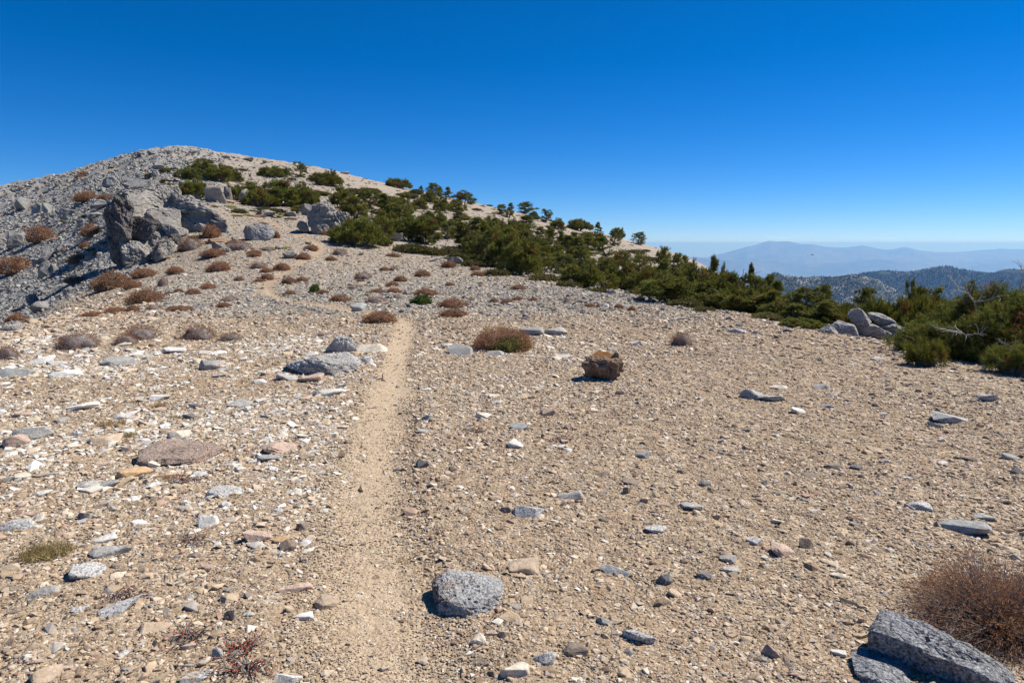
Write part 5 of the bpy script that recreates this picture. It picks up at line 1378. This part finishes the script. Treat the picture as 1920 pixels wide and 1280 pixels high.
# olive mats creeping over the slope
MATS = {
 'below the summit': [(327,321,18,6),(285,333,22,7),(311,343,18,6),(425,318,22,5),(454,321,20,4),(386,306,28,5),(447,400,28,7),(516,400,28,8),(495,395,30,6),(584,339,18,5),(548,339,14,5)],
 'on the upper slope between pines': [(599,367,36,7),(690,363,45,9),(661,363,35,8),(720,375,40,7),(762,371,40,9),(780,364,26,8),(865,412,28,8),(893,395,18,4),(917,384,12,3),(1002,411,22,6),(985,453,18,5),(1100,444,28,8),(1212,488,40,7),(1190,476,38,7),(1168,478,26,6),(1210,472,16,4)],
 'at the foot of the thicket': [(771,475,62,17),(812,479,46,14),(842,479,46,14),(865,488,52,14),(897,501,54,14),(932,517,48,12),(1020,527,56,12),(1064,538,46,11),(1124,548,40,9),(1280,576,64,14),(1440,600,60,10),(1320,585,40,9)],
}
for where, rows in MATS.items():
    rows = sorted(rows)
    for i, (px, base, w, h) in enumerate(rows):
        put_plant('mat_shrub', 'olive creeping mat plant, %s %s' % (ordinal(i, len(rows)), where), 'shrub', 'olive mat plants', MT[i % 4], ('mat_base', 'leaves'), px, base, w * 1.1, h * 1.05, 1.02, .33)

# ------------------------------------------------------------------ small things
# weathered log section
x, y, z, dep = hit(1133, 714)
W, H = 78 / F * dep, 42 / F * dep
V, f = ico(6)
r = 1 / ((np.abs(V) ** 3.2).sum(1) ** (1 / 3.2))
P = V * r[:, None]
gr_ = fbm(P * np.array([2.6, 2.6, 1.0]) + 4, 4, 3, ridged=True); lump = fbm(P * 1.7, 3, 8)
P = P * (1 + .30 * lump - .38 * np.clip(gr_ - .10, 0, 1))[:, None]
P[:, 2] = np.minimum(P[:, 2], .86 + .12 * fbm(P * 3, 2, 5)); P = P * np.array([W / 2, W * .36, H / 2 * 1.1])
m, nt, b = new_mat('weathered_wood', .9); pn = pos_node(nt)
n0 = noise_n(nt, pn, 13, 6, .7); n1 = noise_n(nt, pn, 45, 4, .7)
c_ = ramp(nt, n0.outputs['Fac'], [(.28, (.05, .027, .015)), (.5, (.24, .135, .072)), (.72, (.48, .37, .28))])
L(nt, mixc(nt, .4, c_, mixc(nt, n1.outputs['Fac'], (.07, .04, .025), (.46, .37, .29))), b.inputs['Base Color']); L(nt, bump(nt, n0.outputs['Fac'], .06, 1.0), b.inputs['Normal'])
M_WOOD = m
m, nt, b = new_mat('cut_wood', .7); pn = pos_node(nt); n0 = noise_n(nt, pn, 22, 4)
L(nt, mixc(nt, n0.outputs['Fac'], (.20, .07, .02), (.62, .29, .09)), b.inputs['Base Color']); M_CUT = m
e = empty('log_section', 'short gnarled brown log section with orange cut top lying on gravel', 'log', None, (x, y + W * .30, z + H * .5), -math.atan2(x, y) - .05)
mobj('gnarled_bark', mesh_np('gnarled_bark', P, f, M_WOOD, False), e)
def wedge(name, poly, y0, y1, mat, dz=0, tilt=0):
    n = len(poly); Vw = [(a, y0, b_) for a, b_ in poly] + [(a * .96, y1, b_ + dz) for a, b_ in poly]
    bm = bmesh.new(); vs = [bm.verts.new(v) for v in Vw]
    bm.faces.new(vs[:n]); bm.faces.new(vs[n:][::-1])
    for i in range(n): bm.faces.new((vs[i], vs[n + i], vs[n + (i + 1) % n], vs[(i + 1) % n]))
    bmesh.ops.recalc_face_normals(bm, faces=bm.faces[:])
    bmesh.ops.bevel(bm, geom=bm.edges[:], offset=.006, segments=2, affect='EDGES')
    me = bpy.data.meshes.new(name); bm.to_mesh(me); bm.free(); me.materials.append(mat); o_ = mobj(name, me, e); o_.rotation_euler.x = tilt; return o_
cf = wedge('cut_face', [(-.24 * W, -.34 * H), (.20 * W, -.38 * H), (.30 * W, -.05 * H), (.16 * W, .34 * H), (-.12 * W, .40 * H), (-.27 * W, .16 * H)], -.03 * W, .06 * W, M_CUT, 0, -.72)
cf.location = (-.02 * W, .17 * W, .37 * H); cf.scale = (1, 1, .9)
wedge('broken_stub', [(.15 * W, .36 * H), (.38 * W, .36 * H), (.38 * W, .66 * H), (.31 * W, .72 * H), (.26 * W, .60 * H)], -.02 * W, .14 * W, M_WOOD)

# dead sticks
def stick(px, base, wpx, label, seed, rise=.02, rot=0.0, r=.012, mat=M_DEAD):
    x, y, z, dep = hit(px, base); W = wpx / F * dep; g = np.random.default_rng(seed); ge = Geo()
    Pn = path(g, (-W / 2, 0, r * .7), (W / 2, 0, r * .7 + rise * W), 8, .12); ge.tube(Pn, np.interp(np.linspace(0, 1, 8), [0, .15, .8, 1], [r * .5, r, r * .8, r * .25]), 7)
    o = mobj('dead_stick', ge.mesh('dead_stick', mat, True)); o.location = (x, y, z); o.rotation_euler.z = -math.atan2(x, y) + rot
    return tag(o, label, 'stick')
stick(1282, 600, 30, 'pale driftwood stick lying on the crest before the pines', 1, .05, .1, .02)
stick(1308, 597, 22, 'dark grey stick beside the pale driftwood stick', 2, .05, -.2, .02, M_BARK)
stick(88, 808, 44, 'bleached white stick slanting across the rubble at left', 3, .02, -.7, .012)
stick(497, 782, 24, 'short bleached stick left of the trail', 4, .05, -.8, .011)
stick(110, 888, 66, 'long thin bleached stick on gravel at left', 5, .0, .08, .009)
x, y, z, dep = hit(716, 714); ge = Geo(); g = np.random.default_rng(6)
ge.tube(path(g, (0, 0, -.02), (.01, 0, .10), 6, .1), np.linspace(.010, .005, 6), 6); ge.tube(path(g, (0, 0, .03), (-.06, -.02, .02), 5, .15), np.linspace(.010, .005, 5), 6); ge.tube(path(g, (0, 0, .02), (.05, -.04, .0), 5, .15), np.linspace(.009, .004, 5), 6)
o = mobj('dead_stick', ge.mesh('dead_stick', M_BARK, True)); o.location = (x, y, z); tag(o, 'small dark upright twig beside the trail by the long slab', 'stick')
x, y, z, dep = hit(819, 492)
o = mobj('dead_stump', dead_branch(np.random.default_rng(12), (-.5, 0, 0), (.5, 0, .25), .09, 5, 2)); o.location = (x, y, z + .1); tag(o, 'dark weathered stump wood among mats above the saddle', 'stump')

# dry grass tufts and little red plants
def tuft(px, base, w, h, label, seed, mat=M_STRAW, cat='grass tuft', name='grass_tuft', n=500, flat=.6, group=None):
    x, y, z, dep = hit(px, base); W = w / F * dep; g = np.random.default_rng(seed); ge = Geo()
    a = g.uniform(0, 6.283, n); r = np.sqrt(g.random(n)) * W / 2; P = np.stack([np.cos(a) * r, np.sin(a) * r * .7, np.zeros(n)], 1)
    k = 1 + W * .3 / math.hypot(x, y)
    P[:, 2] = t_z(P[:, 0] + x * k, P[:, 1] + y * k) - z
    hh = h / F * dep
    ge.blades(P, g.normal(size=(n, 3)) * flat + np.array([0, 0, 1.0]), hh * g.uniform(.5, 1.2, n), np.full(n, .0035), g, g.random(n), np.zeros(n))
    o = mobj(name, ge.mesh(name, mat)); o.location = (x * k, y * k, z); return tag(o, label, cat, group)
tuft(87, 1050, 95, 26, 'dry straw grass tuft at the left edge beside a tilted brown flake', 1, n=900)
tuft(215, 800, 62, 9, 'flat yellow dry grass patch in the pale rubble', 2, n=500)
tuft(298, 765, 26, 9, 'small straw tuft right of the white slab at left', 3, n=250)
tuft(55, 770, 28, 9, 'small straw tuft near the left edge in the rubble', 4, n=250)
tuft(328, 787, 26, 8, 'small straw tuft left of the dark stones in the rubble', 5, n=250)
tuft(245, 820, 24, 10, 'small straw tuft behind the pinkish slab', 6, n=250)
tuft(763, 1060, 40, 10, 'sparse green straw tuft at the right trail edge', 7, n=120)
tuft(1682, 1240, 16, 26, 'tiny straw tuft at the foot of the blue granite boulder', 8, n=40)
def red_plant(px, base, w, h, label, seed, n=160):
    x, y, z, dep = hit(px, base); W = w / F * dep; g = np.random.default_rng(seed); hh = h / F * dep
    k = 1 + W * .3 / math.hypot(x, y); x, y = x * k, y * k
    e = empty('red_leaved_plant', label, 'plant', 'small red leaved plants', (x, y, z)); ge, lf = Geo(), Geo()
    for i in range(46):
        a = g.uniform(0, 6.283); rr_ = math.sqrt(g.random()) * W / 2; p = np.array([math.cos(a) * rr_, math.sin(a) * rr_ * .7, 0]); p[2] = float(t_z(p[0] + x, p[1] + y)[0]) - z
        Pn = path(g, p, p + np.array([g.normal() * .05, g.normal() * .05, hh * g.uniform(.4, 1)]), 5, .4); ge.tube(Pn, np.linspace(.003, .0015, 5), 3)
        m_ = int(n / 46) + 1; red = 1.0 if g.random() < .55 else 0.0
        if red:
            q_ = Pn[g.integers(2, 5, m_)] + g.normal(size=(m_, 3)) * .008
            lf.blades(q_, g.normal(size=(m_, 3)) + np.array([0, 0, .6]), np.full(m_, .012), np.full(m_, .008), g, g.random(m_), (g.random(m_) < .1).astype(float))
    mobj('stems', ge.mesh('stems', M_TWIG, True), e); mobj('leaves', lf.mesh('leaves', M_RED), e)
red_plant(458, 1268, 70, 16, 'red leaved twiggy plant at the bottom left of the trail', 1, 260)
red_plant(455, 1225, 46, 10, 'small red leaved plant just behind the bottom red plant', 2, 260)
red_plant(350, 1205, 40, 14, 'faint red leaved plant left of the bottom red plants', 3, 160)
red_plant(232, 1128, 46, 12, 'dark twiggy red plant behind the long speckled slab', 4, 130)
red_plant(360, 1025, 66, 14, 'grey twiggy plant with few red leaves left of trail', 5, 120)
red_plant(345, 906, 56, 9, 'red leaved patch right of the orange flake', 6, 200)
red_plant(1056, 828, 36, 8, 'grey and red patch right of the white cube stone', 7, 120)
red_plant(890, 812, 40, 8, 'grey twiggy patch below the broken white stones', 8, 60)

# a bird far off over the valley
Yb = 140.0; d = ray(1523, 478); bx, by, bz = d[0] / d[1] * Yb, Yb, ZC + d[2] / d[1] * Yb
Vb, fb = ico(3); Vb = Vb.copy()
wing = np.abs(Vb[:, 0])
Pb = np.stack([Vb[:, 0] * .34, Vb[:, 1] * (.20 * (1 - wing ** 2 * .7) + .04) , Vb[:, 2] * (.065 * (1 - wing) ** 1.5 + .012) + .09 * np.sin(wing * 2.6)], 1)
m, nt, b = new_mat('dark_plumage', .8); b.inputs['Base Color'].default_value = (.03, .027, .025, 1)
o = mobj('bird', mesh_np('bird', Pb, fb, m, True)); o.location = (bx, by, bz); o.rotation_euler.z = .3; tag(o, 'small dark bird gliding over the hazy valley', 'bird')
